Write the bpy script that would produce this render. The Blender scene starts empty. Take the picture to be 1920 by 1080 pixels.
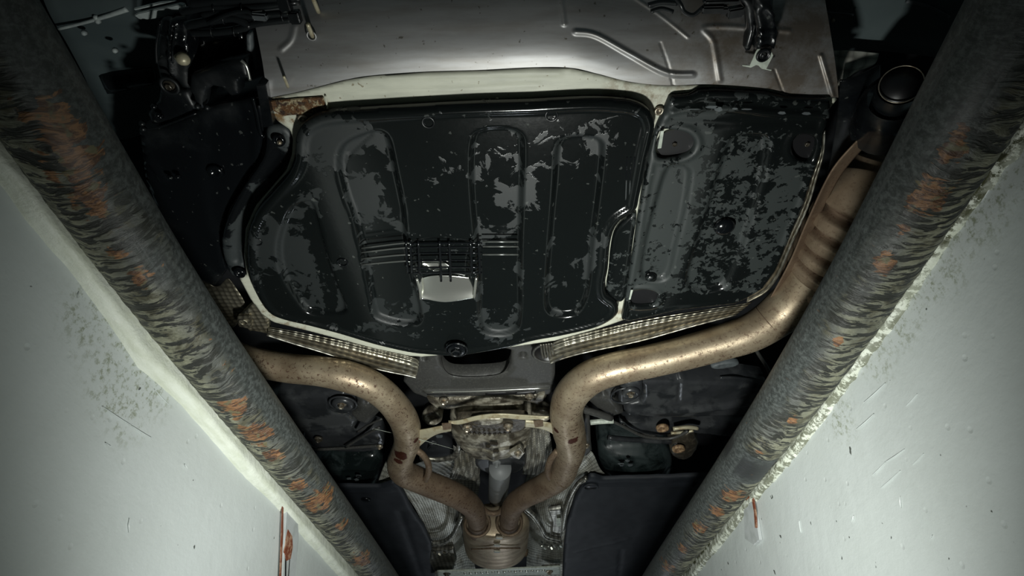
import bpy, bmesh, math, random
import numpy as np
from mathutils import Vector, Matrix, noise as mn

C = bpy.context.scene.collection
S = bpy.context.scene
random.seed(4)
rng = np.random.default_rng(4)
H0 = 1.30            # camera height above the pit floor; every h below is metres above the camera

# ---------------------------------------------------------------- camera, world, lamps, exposure
F = 1000.0
_V = np.array([28 / F, -928 / F, -1.0]); _Y = _V / np.linalg.norm(_V)
_Z = np.array([0, 1, -.928]); _Z = _Z - _Z.dot(_Y) * _Y; _Z /= np.linalg.norm(_Z)
_X = np.cross(_Y, _Z)
RC = np.array([_X, _Y, _Z])
cd = bpy.data.cameras.new('camera'); cam = bpy.data.objects.new('camera', cd); C.objects.link(cam)
cd.sensor_width = 36; cd.lens = 36 * F / 1920; cd.clip_start = .01; cd.clip_end = 50
cam.matrix_world = Matrix.Translation((0, 0, H0)) @ Matrix(RC.tolist()).to_4x4()
S.camera = cam
S.view_settings.view_transform = 'Standard'; S.view_settings.look = 'None'
S.view_settings.gamma = 1; S.view_settings.exposure = 0.0; S.view_settings.use_curve_mapping = False
w = bpy.data.worlds.new('world'); S.world = w; w.use_nodes = True
w.node_tree.nodes['Background'].inputs[0].default_value = (.62, .85, .88, 1)
w.node_tree.nodes['Background'].inputs[1].default_value = .05


def lamp(name, loc, size, power, col, rx=0.0, ry=0.0):
    l = bpy.data.lights.new(name, 'AREA'); l.shape = 'DISK'; l.size = size; l.energy = power; l.color = col
    o = bpy.data.objects.new(name, l); C.objects.link(o)
    o.location = (loc[0], loc[1], H0 + loc[2]); o.rotation_euler = (math.pi + rx, ry, 0)
    return o


sl = bpy.data.lights.new('inspection_lamp', 'SPOT'); sl.energy = 28; sl.color = (.97, 1.0, .95); sl.shadow_soft_size = .03
sl.spot_size = 2 * 1.42; sl.spot_blend = 1.0
so = bpy.data.objects.new('inspection_lamp', sl); C.objects.link(so)
so.location = (.02, .57, H0 - .06)       # a flood lamp standing in the pit below the camera, shining almost straight up
_ax = Vector((RC @ np.array([math.sin(.017), math.sin(.235), -math.cos(.235)])).tolist())
so.rotation_euler = _ax.to_track_quat('-Z', 'Y').to_euler()
lamp('far_pit_lamp', (0, 3.2, -.30), .20, 2.6, (.84, .92, 1.0), rx=math.radians(20))


# ---------------------------------------------------------------- pixel rays onto real planes
def ray(px, py):
    return RC @ np.array([(px - 960) / F, (540 - py) / F, -1.0])


def P(px, py, h):
    d = ray(px, py); t = h / d[2]
    return Vector((d[0] * t, d[1] * t, H0 + h))


def PX(px, py, x):
    d = ray(px, py); t = x / d[0]
    return Vector((x, d[1] * t, H0 + d[2] * t))


def depth(px, py, h):
    return h / ray(px, py)[2]


def PS(a, h):       # vectorised: (N,2) pixels -> (N,2) world xy
    a = np.asarray(a, float)
    d = np.stack([(a[:, 0] - 960) / F, (540 - a[:, 1]) / F, -np.ones(len(a))], 1) @ RC.T
    hh = np.asarray(h, float) if np.ndim(h) else np.full(len(a), float(h))
    t = hh / d[:, 2]
    return np.stack([d[:, 0] * t, d[:, 1] * t], 1)


# ---------------------------------------------------------------- materials
def M(name, base=(.5, .5, .5), rough=.5, metal=0.0, spec=None):
    m = bpy.data.materials.new(name); m.use_nodes = True
    b = m.node_tree.nodes['Principled BSDF']
    b.inputs['Base Color'].default_value = (*base, 1); b.inputs['Roughness'].default_value = rough
    b.inputs['Metallic'].default_value = metal
    if spec is not None: b.inputs['Specular IOR Level'].default_value = spec
    return m


class N:
    def __init__(s, m):
        s.t = m.node_tree; s.b = s.t.nodes['Principled BSDF']; s.co = s.t.nodes.new('ShaderNodeTexCoord')

    def mk(s, kind, **kw):
        n = s.t.nodes.new(kind)
        for k, v in kw.items():
            if hasattr(n, k): setattr(n, k, v)
            else: n.inputs[k].default_value = v
        return n

    def L(s, a, b): s.t.links.new(a, b)

    def vec(s, src='Object', scale=(1, 1, 1)):
        mp = s.mk('ShaderNodeMapping'); mp.inputs['Scale'].default_value = scale
        s.L(s.co.outputs[src], mp.inputs[0]); return mp.outputs[0]

    def noise(s, v, scale, detail=4, rough=.55, dist=0.0):
        n = s.mk('ShaderNodeTexNoise'); n.inputs['Scale'].default_value = scale; n.inputs['Detail'].default_value = detail
        n.inputs['Roughness'].default_value = rough; n.inputs['Distortion'].default_value = dist
        s.L(v, n.inputs['Vector']); return n.outputs['Fac']

    def voro(s, v, scale, feature='F1', rnd=1.0):
        n = s.mk('ShaderNodeTexVoronoi'); n.feature = feature; n.inputs['Scale'].default_value = scale
        n.inputs['Randomness'].default_value = rnd
        s.L(v, n.inputs['Vector']); return n.outputs['Distance']

    def ramp(s, x, a, b, lo=0.0, hi=1.0):
        n = s.mk('ShaderNodeMapRange'); n.clamp = True
        n.inputs[1].default_value = a; n.inputs[2].default_value = b; n.inputs[3].default_value = lo; n.inputs[4].default_value = hi
        s.L(x, n.inputs[0]); return n.outputs[0]

    def math(s, op, a, b=None):
        n = s.mk('ShaderNodeMath'); n.operation = op
        for i, x in enumerate((a, b)):
            if x is None: continue
            if isinstance(x, (int, float)): n.inputs[i].default_value = x
            else: s.L(x, n.inputs[i])
        return n.outputs[0]

    def mix(s, fac, a, b):
        n = s.mk('ShaderNodeMix'); n.data_type = 'RGBA'
        if isinstance(fac, float): n.inputs[0].default_value = fac
        else: s.L(fac, n.inputs[0])
        for i, x in ((6, a), (7, b)):
            if isinstance(x, tuple): n.inputs[i].default_value = (*x, 1)
            else: s.L(x, n.inputs[i])
        return n.outputs[2]

    def bump(s, h, strength=.5, dist=.002):
        n = s.mk('ShaderNodeBump'); n.inputs['Strength'].default_value = strength; n.inputs['Distance'].default_value = dist
        s.L(h, n.inputs['Height']); s.L(n.outputs[0], s.b.inputs['Normal'])

    def col(s, x): s.L(x, s.b.inputs['Base Color'])

    def rough(s, x): s.L(x, s.b.inputs['Roughness'])


def wet_plastic(name, dust=(.0145, .018, .018), wet=(.0055, .007, .007), scale=14, lo=.52, hi=.535, big=3.0):
    m = M(name); n = N(m); v = n.vec(); da = n.mk('ShaderNodeAttribute'); da.attribute_name = 'dust'
    a = n.noise(v, scale, 6, .62, .6); b = n.noise(v, big, 2, .5, .5)
    f = n.math('ADD', n.math('ADD', n.math('MULTIPLY', a, .55), n.math('MULTIPLY', b, .45)), n.math('MULTIPLY', da.outputs['Fac'], .16))
    k = n.ramp(f, lo, hi)                    # 1 = dried dusty film, 0 = wet plastic
    fine = n.noise(v, 180, 3, .6)
    sp = n.ramp(n.noise(v, 95, 2, .5), .70, .73)
    c = n.mix(k, wet, dust)
    c = n.mix(n.math('MULTIPLY', sp, .35), c, (.13, .14, .13))
    n.col(c)
    n.rough(n.math('ADD', n.math('MULTIPLY', k, .38), n.math('ADD', n.math('MULTIPLY', fine, .05), .13)))
    n.bump(n.math('ADD', n.math('MULTIPLY', k, .5), n.math('MULTIPLY', fine, .35)), .25, .0006)
    return m


def speckled(name, a, b, scale=60, lo=.45, hi=.6, rough=.5, metal=0.0, bs=.3, bd=.0008, big=None, bigc=None, r2=None):
    m = M(name, a, rough, metal); n = N(m); v = n.vec()
    x = n.noise(v, scale, 5, .6); c = n.mix(n.ramp(x, lo, hi), a, b)
    if big:
        y = n.noise(v, big, 4, .6, .4); c = n.mix(n.ramp(y, .5, .62), c, bigc)
        if r2: n.rough(n.ramp(y, .5, .62, rough, r2))
    n.col(c); n.bump(n.noise(v, scale * 2, 4, .6), bs, bd)
    return m


m_cover = wet_plastic('wet_black_plastic', scale=34, lo=.575, hi=.59, big=9)
m_side = wet_plastic('mottled_black_plastic', dust=(.027, .033, .032), scale=105, lo=.558, hi=.568, big=30)
m_dark = wet_plastic('gloss_black_plastic', dust=(.010, .012, .013), wet=(.004, .005, .006), scale=7, lo=.5, hi=.62)
m_liner = wet_plastic('dusty_liner_plastic', dust=(.030, .036, .037), wet=(.006, .007, .008), scale=12, lo=.50, hi=.52, big=6)
m_tray = speckled('matt_tray_plastic', (.010, .013, .018), (.018, .022, .028), 8, .4, .7, .65)
m_shell = speckled('bumper_plastic', (.055, .075, .078), (.085, .11, .112), 7, .4, .7, .6)
m_lightp = speckled('light_grey_plastic', (.42, .47, .46), (.30, .34, .34), 40, rough=.55)
m_tank = wet_plastic('tank_plastic', dust=(.030, .042, .042), wet=(.008, .012, .012), scale=22, lo=.46, hi=.58)
m_black = M('black_rubber', (.008, .008, .009), .4)
m_pan = speckled('floor_pan_sealer', (.006, .007, .009), (.013, .015, .018), 12, rough=.8)
m_sub = speckled('subframe_grey_paint', (.045, .045, .042), (.075, .075, .068), 220, .5, .66, .45, 0.0, .3, .0006, 9, (.05, .05, .047))
m_arm = speckled('arm_black_paint', (.018, .020, .022), (.05, .053, .055), 18, .46, .56, .30, 0.0, .4, .001, 7, (.03, .032, .035))
m_cast = speckled('oily_cast_alloy', (.42, .39, .31), (.17, .15, .11), 45, .42, .58, .34, .4, .8, .002, 16, (.07, .06, .045))
m_castdark = speckled('oil_soaked_iron', (.05, .043, .032), (.13, .11, .08), 55, .5, .7, .3, .3, .9, .002)
m_bolt = speckled('bolt_zinc', (.42, .38, .30), (.2, .15, .10), 150, .45, .6, .35, .7)
m_rustb = speckled('rusty_bolt', (.36, .24, .13), (.16, .09, .05), 120, .45, .6, .6, .2)
m_ribgl = M('glinting_rib_plastic', (.16, .17, .16), .22, .6)  # paler and metallic: the outer ribs' glint is put into the material
m_shaft = M('shaft_grey_paint', (.20, .21, .21), .5)
m_cream = speckled('cream_bracket_steel', (.46, .42, .29), (.30, .24, .14), 60, .5, .66, .4, .3)
m_clip = speckled('pale_zinc_clip', (.55, .60, .52), (.38, .42, .36), 70, rough=.45)
m_wire = M('wire_sleeve', (.010, .012, .013), .28)
m_greyp = speckled('grey_plastic', (.10, .115, .12), (.07, .08, .085), 40, rough=.55)
m_steelbr = M('polished_steel', (.75, .76, .70), .22, .9)

# exhaust steel, tinted by heat, rust freckles
m_exh = M('exhaust_steel', (.3, .22, .16), .4, .55); n = N(m_exh); v = n.vec()
heat = n.mk('ShaderNodeAttribute'); heat.attribute_name = 'burn_shade'
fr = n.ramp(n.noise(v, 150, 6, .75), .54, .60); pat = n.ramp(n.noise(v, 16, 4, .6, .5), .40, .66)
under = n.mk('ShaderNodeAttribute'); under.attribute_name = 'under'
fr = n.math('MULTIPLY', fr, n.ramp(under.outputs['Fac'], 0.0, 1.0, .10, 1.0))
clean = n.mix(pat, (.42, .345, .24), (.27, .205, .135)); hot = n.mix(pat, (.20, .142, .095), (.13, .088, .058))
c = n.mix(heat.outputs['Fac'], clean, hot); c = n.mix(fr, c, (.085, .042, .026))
spt = n.mk('ShaderNodeAttribute'); spt.attribute_name = 'spot'
big = n.ramp(n.math('ADD', spt.outputs['Fac'], n.math('MULTIPLY', n.noise(v, 70, 4, .6), .6)), .78, .82); c = n.mix(big, c, (.075, .022, .012)); n.col(c)
n.rough(n.math('ADD', n.math('MULTIPLY', heat.outputs['Fac'], .26), n.math('ADD', n.math('MULTIPLY', fr, .25), n.ramp(n.noise(v, 30, 3), .3, .7, .36, .48))))
n.bump(n.noise(v, 260, 4, .6), .35, .0006)


def foil(name, scale=110, tint=(.62, .60, .53), rough=.34, bs=1.0, rows=False, uvc=False):
    m = M(name, tint, rough, .85 if not uvc else .5); n = N(m); v = n.vec('UV' if rows or uvc else 'Object')
    if rows:
        wv = n.mk('ShaderNodeTexWave'); wv.inputs['Scale'].default_value = scale; wv.inputs['Distortion'].default_value = .3
        wv.bands_direction = 'Y'; n.L(v, wv.inputs['Vector']); d1 = wv.outputs['Fac']
        w2 = n.mk('ShaderNodeTexWave'); w2.inputs['Scale'].default_value = scale * .8; w2.bands_direction = 'X'
        n.L(v, w2.inputs['Vector']); d = n.math('ADD', d1, n.math('MULTIPLY', w2.outputs['Fac'], .45))
    else:
        d = n.voro(v, scale, 'F1', .15)
    dirt = n.ramp(n.noise(v, 9 if not rows else 14, 4, .6, .4), .42, .66)
    groove_shade = n.ramp(d, .25, .6, 1.0, .2) if not rows else n.ramp(d, .2, .9, .25, 1.0)
    c = n.mix(dirt, tint, (tint[0] * .45, tint[1] * .42, tint[2] * .36))
    mx = n.mk('ShaderNodeMix'); mx.data_type = 'RGBA'; mx.blend_type = 'MULTIPLY'; mx.inputs[0].default_value = .8
    n.L(c, mx.inputs[6]); n.L(groove_shade, mx.inputs[7]); n.col(mx.outputs[2])  # dimple and rib grooves darkened in the colour, painting in relief shade
    n.bump(d, bs, .0022)
    return m


m_foil = foil('dimpled_foil', 62, (.66, .66, .58), .5, .6, uvc=True); m_foilrow = foil('ribbed_foil', 26, rows=True, tint=(.58, .55, .44))
m_foildk = foil('sooty_foil', 95, (.42, .39, .30), .45)
m_foilbr = foil('sheen_tinted_foil', 60, (.85, .84, .76), .4, .2)  # raised tint paints specular brightness into the pleats
m_foilbr.node_tree.nodes['Principled BSDF'].inputs['Metallic'].default_value = .3
m_foilpl = foil('thin_foil', 60, (.68, .67, .60), .4, .35)

# car body steel
m_body = M('silver_body_paint', (.42, .42, .41), .50, .75); n = N(m_body); v = n.vec()
c = n.mix(n.ramp(n.noise(n.vec('Object', (4, 26, 26)), 3, 5, .6), .4, .7), (.40, .40, .40), (.31, .30, .285))
c = n.mix(n.ramp(n.noise(v, 130, 2), .69, .74), c, (.16, .15, .13))
dr = n.mk('ShaderNodeAttribute'); dr.attribute_name = 'dirt'
c = n.mix(n.math('MULTIPLY', dr.outputs['Fac'], n.ramp(n.noise(v, 24, 6, .7), .35, .6)), c, (.17, .135, .10)); n.col(c)
n.bump(n.noise(v, 30, 4), .1, .001)
m_tub = M('cream_seam_sealer', (.62, .62, .50), .5); n = N(m_tub); v = n.vec()
c = n.mix(n.ramp(n.noise(n.vec('Object', (5, 30, 1)), 4, 5, .6), .4, .7), (.60, .61, .50), (.50, .51, .42))
dr = n.mk('ShaderNodeAttribute'); dr.attribute_name = 'dirt'
c = n.mix(n.math('MULTIPLY', dr.outputs['Fac'], n.ramp(n.noise(v, 60, 6, .75), .44, .56)), c, (.20, .12, .05))
c = n.mix(n.ramp(n.noise(v, 120, 2), .68, .72), c, (.28, .25, .17)); n.col(c)
n.bump(n.noise(v, 70, 5), .25, .0012)
m_rustplate = speckled('flaking_rust', (.12, .055, .018), (.34, .28, .17), 140, .5, .56, .7, 0.0, 1.0, .004, 110, (.035, .016, .008))

# pit
m_wall = M('grey_gloss_wall_paint', (.42, .46, .45), .36); n = N(m_wall); v = n.vec()
c = n.mix(n.ramp(n.noise(v, 2.5, 4, .6), .35, .7), (.62, .665, .655), (.54, .58, .56))
st = n.noise(n.vec('Object', (1, 22, 1.6)), 3, 4, .6)
c = n.mix(n.math('MULTIPLY', n.ramp(st, .5, .75), .10), c, (.70, .74, .73))
lp = n.mk('ShaderNodeAttribute'); lp.attribute_name = 'stain'
gr = n.ramp(n.noise(v, 130, 6, .75), .50, .62)
c = n.mix(n.math('MULTIPLY', lp.outputs['Fac'], gr), c, (.30, .33, .25))
c = n.mix(n.ramp(n.noise(v, 55, 2), .735, .75), c, (.10, .11, .10)); n.col(c)
n.rough(n.ramp(n.noise(v, 20, 3), .3, .7, .30, .48))
hgt = n.math('ADD', n.noise(v, 14, 5, .6), n.math('MULTIPLY', n.noise(n.vec('Object', (1, 1, 3)), 60, 3), .10))
hgt = n.math('ADD', hgt, n.math('MULTIPLY', n.ramp(n.voro(v, 32), .04, .12), .3)); n.bump(hgt, .5, .005)
m_lip = M('cream_plaster', (.66, .70, .60), .45); n = N(m_lip); v = n.vec()
c = n.mix(n.ramp(n.noise(n.vec('Object', (30, 5, 30)), 3, 5, .6), .42, .64), (.78, .82, .72), (.66, .70, .58))
lp = n.mk('ShaderNodeAttribute'); lp.attribute_name = 'stain'
c = n.mix(n.math('MULTIPLY', lp.outputs['Fac'], n.ramp(n.noise(v, 80, 6, .75), .46, .52)), c, (.08, .085, .04)); n.col(c)
n.bump(n.noise(v, 38, 6, .65), .7, .005)
m_conc = speckled('pit_concrete', (.16, .17, .165), (.22, .225, .22), 12, rough=.8)
m_plate = speckled('painted_steel_plate', (.50, .53, .53), (.42, .45, .44), 30, rough=.4)
m_rust = speckled('wet_rust', (.20, .055, .025), (.42, .25, .16), 70, .48, .62, .45, 0.0, .9, .003)

m_rail = M('flaking_rail_paint', (.06, .065, .06), .5); n = N(m_rail); uv = n.vec('UV')
wr = n.mk('ShaderNodeTexNoise'); wr.inputs['Scale'].default_value = 9; wr.inputs['Detail'].default_value = 3; n.L(uv, wr.inputs['Vector'])
vm = n.mk('ShaderNodeVectorMath'); vm.operation = 'MULTIPLY_ADD'; vm.inputs[1].default_value = (.05, .05, .05)
n.L(wr.outputs['Color'], vm.inputs[0]); n.L(uv, vm.inputs[2])


def wnoise(sx, sy, det, ro, dist):
    mp = n.mk('ShaderNodeMapping'); mp.inputs['Scale'].default_value = (sx, sy, 1); mp.inputs['Rotation'].default_value = (0, 0, .25)
    n.L(vm.outputs[0], mp.inputs[0]); return n.noise(mp.outputs[0], 1.0, det, ro, dist)


sc = wnoise(26, 105, 4, .55, 1.1); fine = wnoise(60, 190, 4, .65, .6); blot = n.noise(uv, 26, 4, .6, .4)
fl = n.mk('ShaderNodeAttribute'); fl.attribute_name = 'flake'
ru = n.mk('ShaderNodeAttribute'); ru.attribute_name = 'rust'
ridge = n.math('ADD', n.math('MULTIPLY', sc, .72), n.math('MULTIPLY', fine, .28))
smooth = n.mix(n.ramp(n.noise(uv, 150, 6, .75), .44, .60), (.030, .034, .032), (.082, .092, .088))
peel = n.ramp(ridge, .488, .515)
plate_c = n.mix(n.ramp(fl.outputs['Fac'], .45, .95), (.085, .090, .080), (.25, .25, .175))
plate_c = n.mix(n.ramp(blot, .52, .62), plate_c, (.085, .080, .050))
flc = n.mix(peel, (.022, .023, .018), plate_c)
bd = n.mk('ShaderNodeAttribute'); bd.attribute_name = 'band'
smooth = n.mix(bd.outputs['Fac'], smooth, (.022, .024, .024))
c = n.mix(n.ramp(fl.outputs['Fac'], .12, .42), smooth, flc)
rc = n.mix(n.ramp(wnoise(50, 150, 5, .7, 1.0), .45, .56), (.07, .032, .016), (.25, .125, .052))
rc = n.mix(n.ramp(n.noise(uv, 70, 3), .56, .64), rc, (.13, .115, .06))
c = n.mix(n.ramp(n.math('ADD', ru.outputs['Fac'], n.math('MULTIPLY', n.math('SUBTRACT', ridge, .5), 2.6)), .42, .5), c, rc)
n.col(c); n.b.inputs['Roughness'].default_value = .5
amp = n.math('ADD', n.math('MULTIPLY', fl.outputs['Fac'], .95), .06)
n.bump(n.math('MULTIPLY', ridge, amp), 1.0, .010)


# ---------------------------------------------------------------- building blocks
def link(name, me, mat=None, parent=None, smooth=True):
    o = bpy.data.objects.new(name, me); C.objects.link(o)
    if mat: me.materials.append(mat)
    if smooth: me.polygons.foreach_set('use_smooth', [True] * len(me.polygons))
    if parent: o.parent = parent; o.matrix_parent_inverse = parent.matrix_world.inverted()
    return o


def mesh(name, vs, fs, mat, parent=None, smooth=True):
    me = bpy.data.meshes.new(name); me.from_pydata([tuple(map(float, v)) for v in vs], [], [tuple(map(int, f)) for f in fs]); me.update()
    return link(name, me, mat, parent, smooth)


def thing(name, label, cat, at, group=None):
    o = bpy.data.objects.new(name, None); C.objects.link(o); o.empty_display_size = .03
    o.location = at; o['label'] = label; o['category'] = cat
    if group: o['group'] = group
    bpy.context.view_layer.update()
    return o


def tag(o, label, cat, group=None):
    o['label'] = label; o['category'] = cat
    if group: o['group'] = group
    return o


def struct(o): o['kind'] = 'structure'; return o


def attr(o, name, vals):
    a = o.data.attributes.new(name, 'FLOAT', 'POINT'); a.data.foreach_set('value', np.asarray(vals, np.float32))


def cat(pts, k=6, closed=True):
    """Catmull-Rom through pts"""
    p = np.asarray(pts, float); n = len(p); out = []
    for i in range(n if closed else n - 1):
        if closed: a, b, c_, d = p[(i - 1) % n], p[i], p[(i + 1) % n], p[(i + 2) % n]
        else: a, b, c_, d = p[max(i - 1, 0)], p[i], p[i + 1], p[min(i + 2, n - 1)]
        for j in range(k):
            t = j / k
            out.append(.5 * ((2 * b) + (c_ - a) * t + (2 * a - 5 * b + 4 * c_ - d) * t * t + (-a + 3 * b - 3 * c_ + d) * t ** 3))
    if not closed: out.append(p[-1])
    return np.array(out)


def sdf(poly, Q):
    """signed distance (negative inside) of Q (N,2) to a polygon"""
    d = np.full(len(Q), 1e9); s = np.zeros(len(Q), bool); n = len(poly)
    for i in range(n):
        a, b = poly[i], poly[(i + 1) % n]; e = b - a; L2 = e.dot(e)
        if L2 < 1e-14: continue
        wq = Q - a; t = np.clip(wq @ e / L2, 0, 1)
        r = wq - t[:, None] * e; d = np.minimum(d, (r ** 2).sum(1))
        cnd = (a[1] <= Q[:, 1]) != (b[1] <= Q[:, 1])
        if cnd.any() and e[1] != 0:
            xi = a[0] + (Q[:, 1] - a[1]) / e[1] * e[0]
            s ^= cnd & (Q[:, 0] < xi)
    d = np.sqrt(d); return np.where(s, -d, d)


def sst(x): x = np.clip(x, 0, 1); return x * x * (3 - 2 * x)


def plate(name, outline, h, mat, parent=None, cell=.005, feats=(), holes=(), th=.012, smooth_k=4, base=None, noise_amp=0.0, attrs=None, edge=.003):
    """A moulded sheet seen from below. outline / features in photo pixels at height h.
    feats: ('pocket', pts, depth, wall) up, negative depth = bead down; ('dome', depth, width) ; ('line', pts, depth, width) ; ('rim', inset, depth, width)"""
    ol = cat(PS(outline, h), smooth_k) if smooth_k else PS(outline, h)
    x0, y0 = ol.min(0) - cell; x1, y1 = ol.max(0) + cell
    nx, ny = int((x1 - x0) / cell) + 2, int((y1 - y0) / cell) + 2
    gx, gy = np.meshgrid(x0 + cell * np.arange(nx), y0 + cell * np.arange(ny)); Q = np.stack([gx.ravel(), gy.ravel()], 1)
    D = sdf(ol, Q); hs = []
    for hp in holes:
        k, pts = hp if isinstance(hp, tuple) else (4, hp)
        hs.append(cat(PS(pts, h), k))
    Dall = D.copy()
    for q in hs: Dall = np.maximum(Dall, -sdf(q, Q))

    def field(q):
        d = sdf(ol, q)
        for p_ in hs: d = np.maximum(d, -sdf(p_, q))
        return d
    G = Dall.reshape(ny, nx); keep = (G[:-1, :-1] + G[1:, :-1] + G[:-1, 1:] + G[1:, 1:]) / 4 < 0
    j, i = np.nonzero(keep); a = j * nx + i
    faces = np.stack([a, a + nx, a + nx + 1, a + 1], 1)         # facing down
    used, inv = np.unique(faces.ravel(), return_inverse=True); faces = inv.reshape(-1, 4); Q = Q[used]
    # snap the border onto the outline
    cnt = {}
    for f in faces:
        for u in range(4):
            e = (f[u], f[(u + 1) % 4]); cnt[e] = 1
    bord = [(a_, b_) for (a_, b_) in cnt if (b_, a_) not in cnt]
    bi = np.unique(np.array(bord).ravel())
    for _ in range(3):
        q = Q[bi]; d = field(q); ep = 1e-4
        g = np.stack([(field(q + [ep, 0]) - d) / ep, (field(q + [0, ep]) - d) / ep], 1)
        g /= np.maximum(np.linalg.norm(g, axis=1), 1e-6)[:, None]
        Q[bi] = q - g * d[:, None]
    z = np.full(len(Q), H0 + h) + (base(Q) if base else 0)
    Dq = field(Q)
    z += edge * sst(1 + Dq / (edge * 1.5)) if edge else 0
    for f in feats:
        if f[0] == 'pocket':
            pq = cat(PS(f[1], h), 5); d = sdf(pq, Q); z += f[2] * sst(-d / f[3])
        elif f[0] == 'dome':
            z -= f[1] * (1 - np.exp(Dq / f[2]))
        elif f[0] == 'rim':
            z += f[2] * sst((-Dq - f[1]) / f[3])
        elif f[0] == 'line':
            pl = cat(PS(f[1], h), 5, False); d = np.full(len(Q), 1e9)
            for k in range(len(pl) - 1):
                e = pl[k + 1] - pl[k]; t = np.clip((Q - pl[k]) @ e / max(e.dot(e), 1e-12), 0, 1)
                d = np.minimum(d, np.linalg.norm(Q - pl[k] - t[:, None] * e, axis=1))
            z += f[2] * np.cos(np.clip(d / f[3], 0, 1) * math.pi / 2) ** 2
    if noise_amp:
        z += np.array([mn.noise((x * 9, y * 9, 3.1)) + .4 * mn.noise((x * 31, y * 31, 1.)) for x, y in Q]) * noise_amp
    nv = len(Q); V3 = np.column_stack([Q, z])
    if th:
        m_ = {b_: nv + k for k, b_ in enumerate(bi)}
        V3 = np.vstack([V3, np.column_stack([Q[bi], z[bi] + th])])
        sk = [(b_, a_, m_[a_], m_[b_]) for a_, b_ in bord]
        fl_ = faces.tolist() + sk
    else: fl_ = faces.tolist()
    o = mesh(name, V3, fl_, mat, parent)
    if attrs:
        for k, fn in attrs.items():
            attr(o, k, fn(V3[:, :2]))
    return o


def near(pxs, h, r, soft=.02):
    """0..1 field: 1 near a set of photo points at height h"""
    c_ = PS(pxs, h)
    return lambda Q: sst((r - np.min(np.stack([np.linalg.norm(Q - p, axis=1) for p in c_]), 0)) / soft + .5)


def surf(name, rows, mat, parent=None, nu=80, nv=30, disp=None, th=.0, attrs=None, smooth_rows=True):
    """A sheet through rows of (px, py, h); every row resampled, rows splined"""
    R = []
    for r in rows:
        q = cat(r, 8, False); s_ = np.concatenate([[0], np.cumsum(np.linalg.norm(np.diff(q[:, :2], axis=0), axis=1))]); s_ /= s_[-1]
        t = np.linspace(0, 1, nu); R.append(np.stack([np.interp(t, s_, q[:, k]) for k in range(3)], 1))
    R = np.array(R)
    if len(R) > 2 and smooth_rows:
        K = max(2, nv // (len(R) - 1)); G = np.stack([cat(R[:, i], K, False) for i in range(nu)], 1)
    else:
        t = np.linspace(0, 1, nv)[:, None, None]; G = R[0] * (1 - t) + R[-1] * t if len(R) == 2 else R
    m_, n_ = G.shape[:2]; A = G.reshape(-1, 3).copy()
    if disp is not None: A[:, 2] += disp(A[:, 0], A[:, 1])
    xy = PS(A[:, :2], A[:, 2]); V3 = np.column_stack([xy, H0 + A[:, 2]])
    fs = [(j * n_ + i, j * n_ + i + 1, (j + 1) * n_ + i + 1, (j + 1) * n_ + i) for j in range(m_ - 1) for i in range(n_ - 1)]
    o = mesh(name, V3, fs, mat, parent)
    uvl = o.data.uv_layers.new(name='UVMap')
    L1 = np.linalg.norm(np.diff(V3.reshape(m_, n_, 3), axis=1), axis=2).sum(1).mean(); L2 = np.linalg.norm(np.diff(V3.reshape(m_, n_, 3), axis=0), axis=2).sum(0).mean()
    vi = np.zeros(len(o.data.loops), np.int32); o.data.loops.foreach_get('vertex_index', vi)
    U = np.stack([(vi % n_) / (n_ - 1) * L1, (vi // n_) / (m_ - 1) * L2], 1); uvl.data.foreach_set('uv', U.ravel().astype(np.float32))
    if attrs:
        for k, fn in attrs.items(): attr(o, k, fn(A[:, 0], A[:, 1]))
    if th:
        md = o.modifiers.new('thickness', 'SOLIDIFY'); md.thickness = th; md.offset = 0
    return o


def tube(name, path, rad, mat, parent=None, nr=20, k=6, flat=1.0, caps=True, mod=None, attrs=None, world=False, uv=False):
    """path: (px,py,h) with rad in px, or world points with rad in metres when world"""
    if world: pts = np.array([list(p) for p in path], float); rr = np.array(rad if np.ndim(rad) else [rad] * len(pts), float)
    else:
        pts = np.array([list(P(*p)) for p in path]); rp = rad if np.ndim(rad) else [rad] * len(path)
        rr = np.array([r * depth(*p) / F for r, p in zip(rp, path)])
    q = cat(np.column_stack([pts, rr]), k, False); pts, rr = q[:, :3], q[:, 3]; n_ = len(pts)
    T = np.gradient(pts, axis=0); T /= np.linalg.norm(T, axis=1)[:, None]
    up = np.array([0, 0, 1.0]) if abs(T[0][2]) < .9 else np.array([1.0, 0, 0])
    s_ = np.concatenate([[0], np.cumsum(np.linalg.norm(np.diff(pts, axis=0), axis=1))])
    vs = []; ang = np.arange(nr) * 2 * math.pi / nr
    A = np.cross(up, T[0]); A /= np.linalg.norm(A)
    for i in range(n_):
        A = A - A.dot(T[i]) * T[i]; A /= np.linalg.norm(A); B = np.cross(T[i], A)
        for a in ang:
            r = rr[i] * (mod(s_[i] / s_[-1], a, s_[i]) if mod else 1)
            vs.append(pts[i] + A * math.cos(a) * r + B * math.sin(a) * r * flat)
    fs = [(i * nr + j, i * nr + (j + 1) % nr, (i + 1) * nr + (j + 1) % nr, (i + 1) * nr + j) for i in range(n_ - 1) for j in range(nr)]
    if caps: fs += [tuple(range(nr - 1, -1, -1)), tuple((n_ - 1) * nr + j for j in range(nr))]
    o = mesh(name, vs, fs, mat, parent)
    if uv:
        uvl = o.data.uv_layers.new(name='UVMap'); vi = np.zeros(len(o.data.loops), np.int32); o.data.loops.foreach_get('vertex_index', vi)
        U = np.stack([(vi % nr) / nr * 2 * math.pi * rr.mean(), s_[np.minimum(vi // nr, n_ - 1)]], 1); uvl.data.foreach_set('uv', U.ravel().astype(np.float32))
    if attrs:
        for kk, fn in attrs.items(): attr(o, kk, [fn(s_[i] / s_[-1], a, s_[i]) for i in range(n_) for a in ang])
    return o


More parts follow.
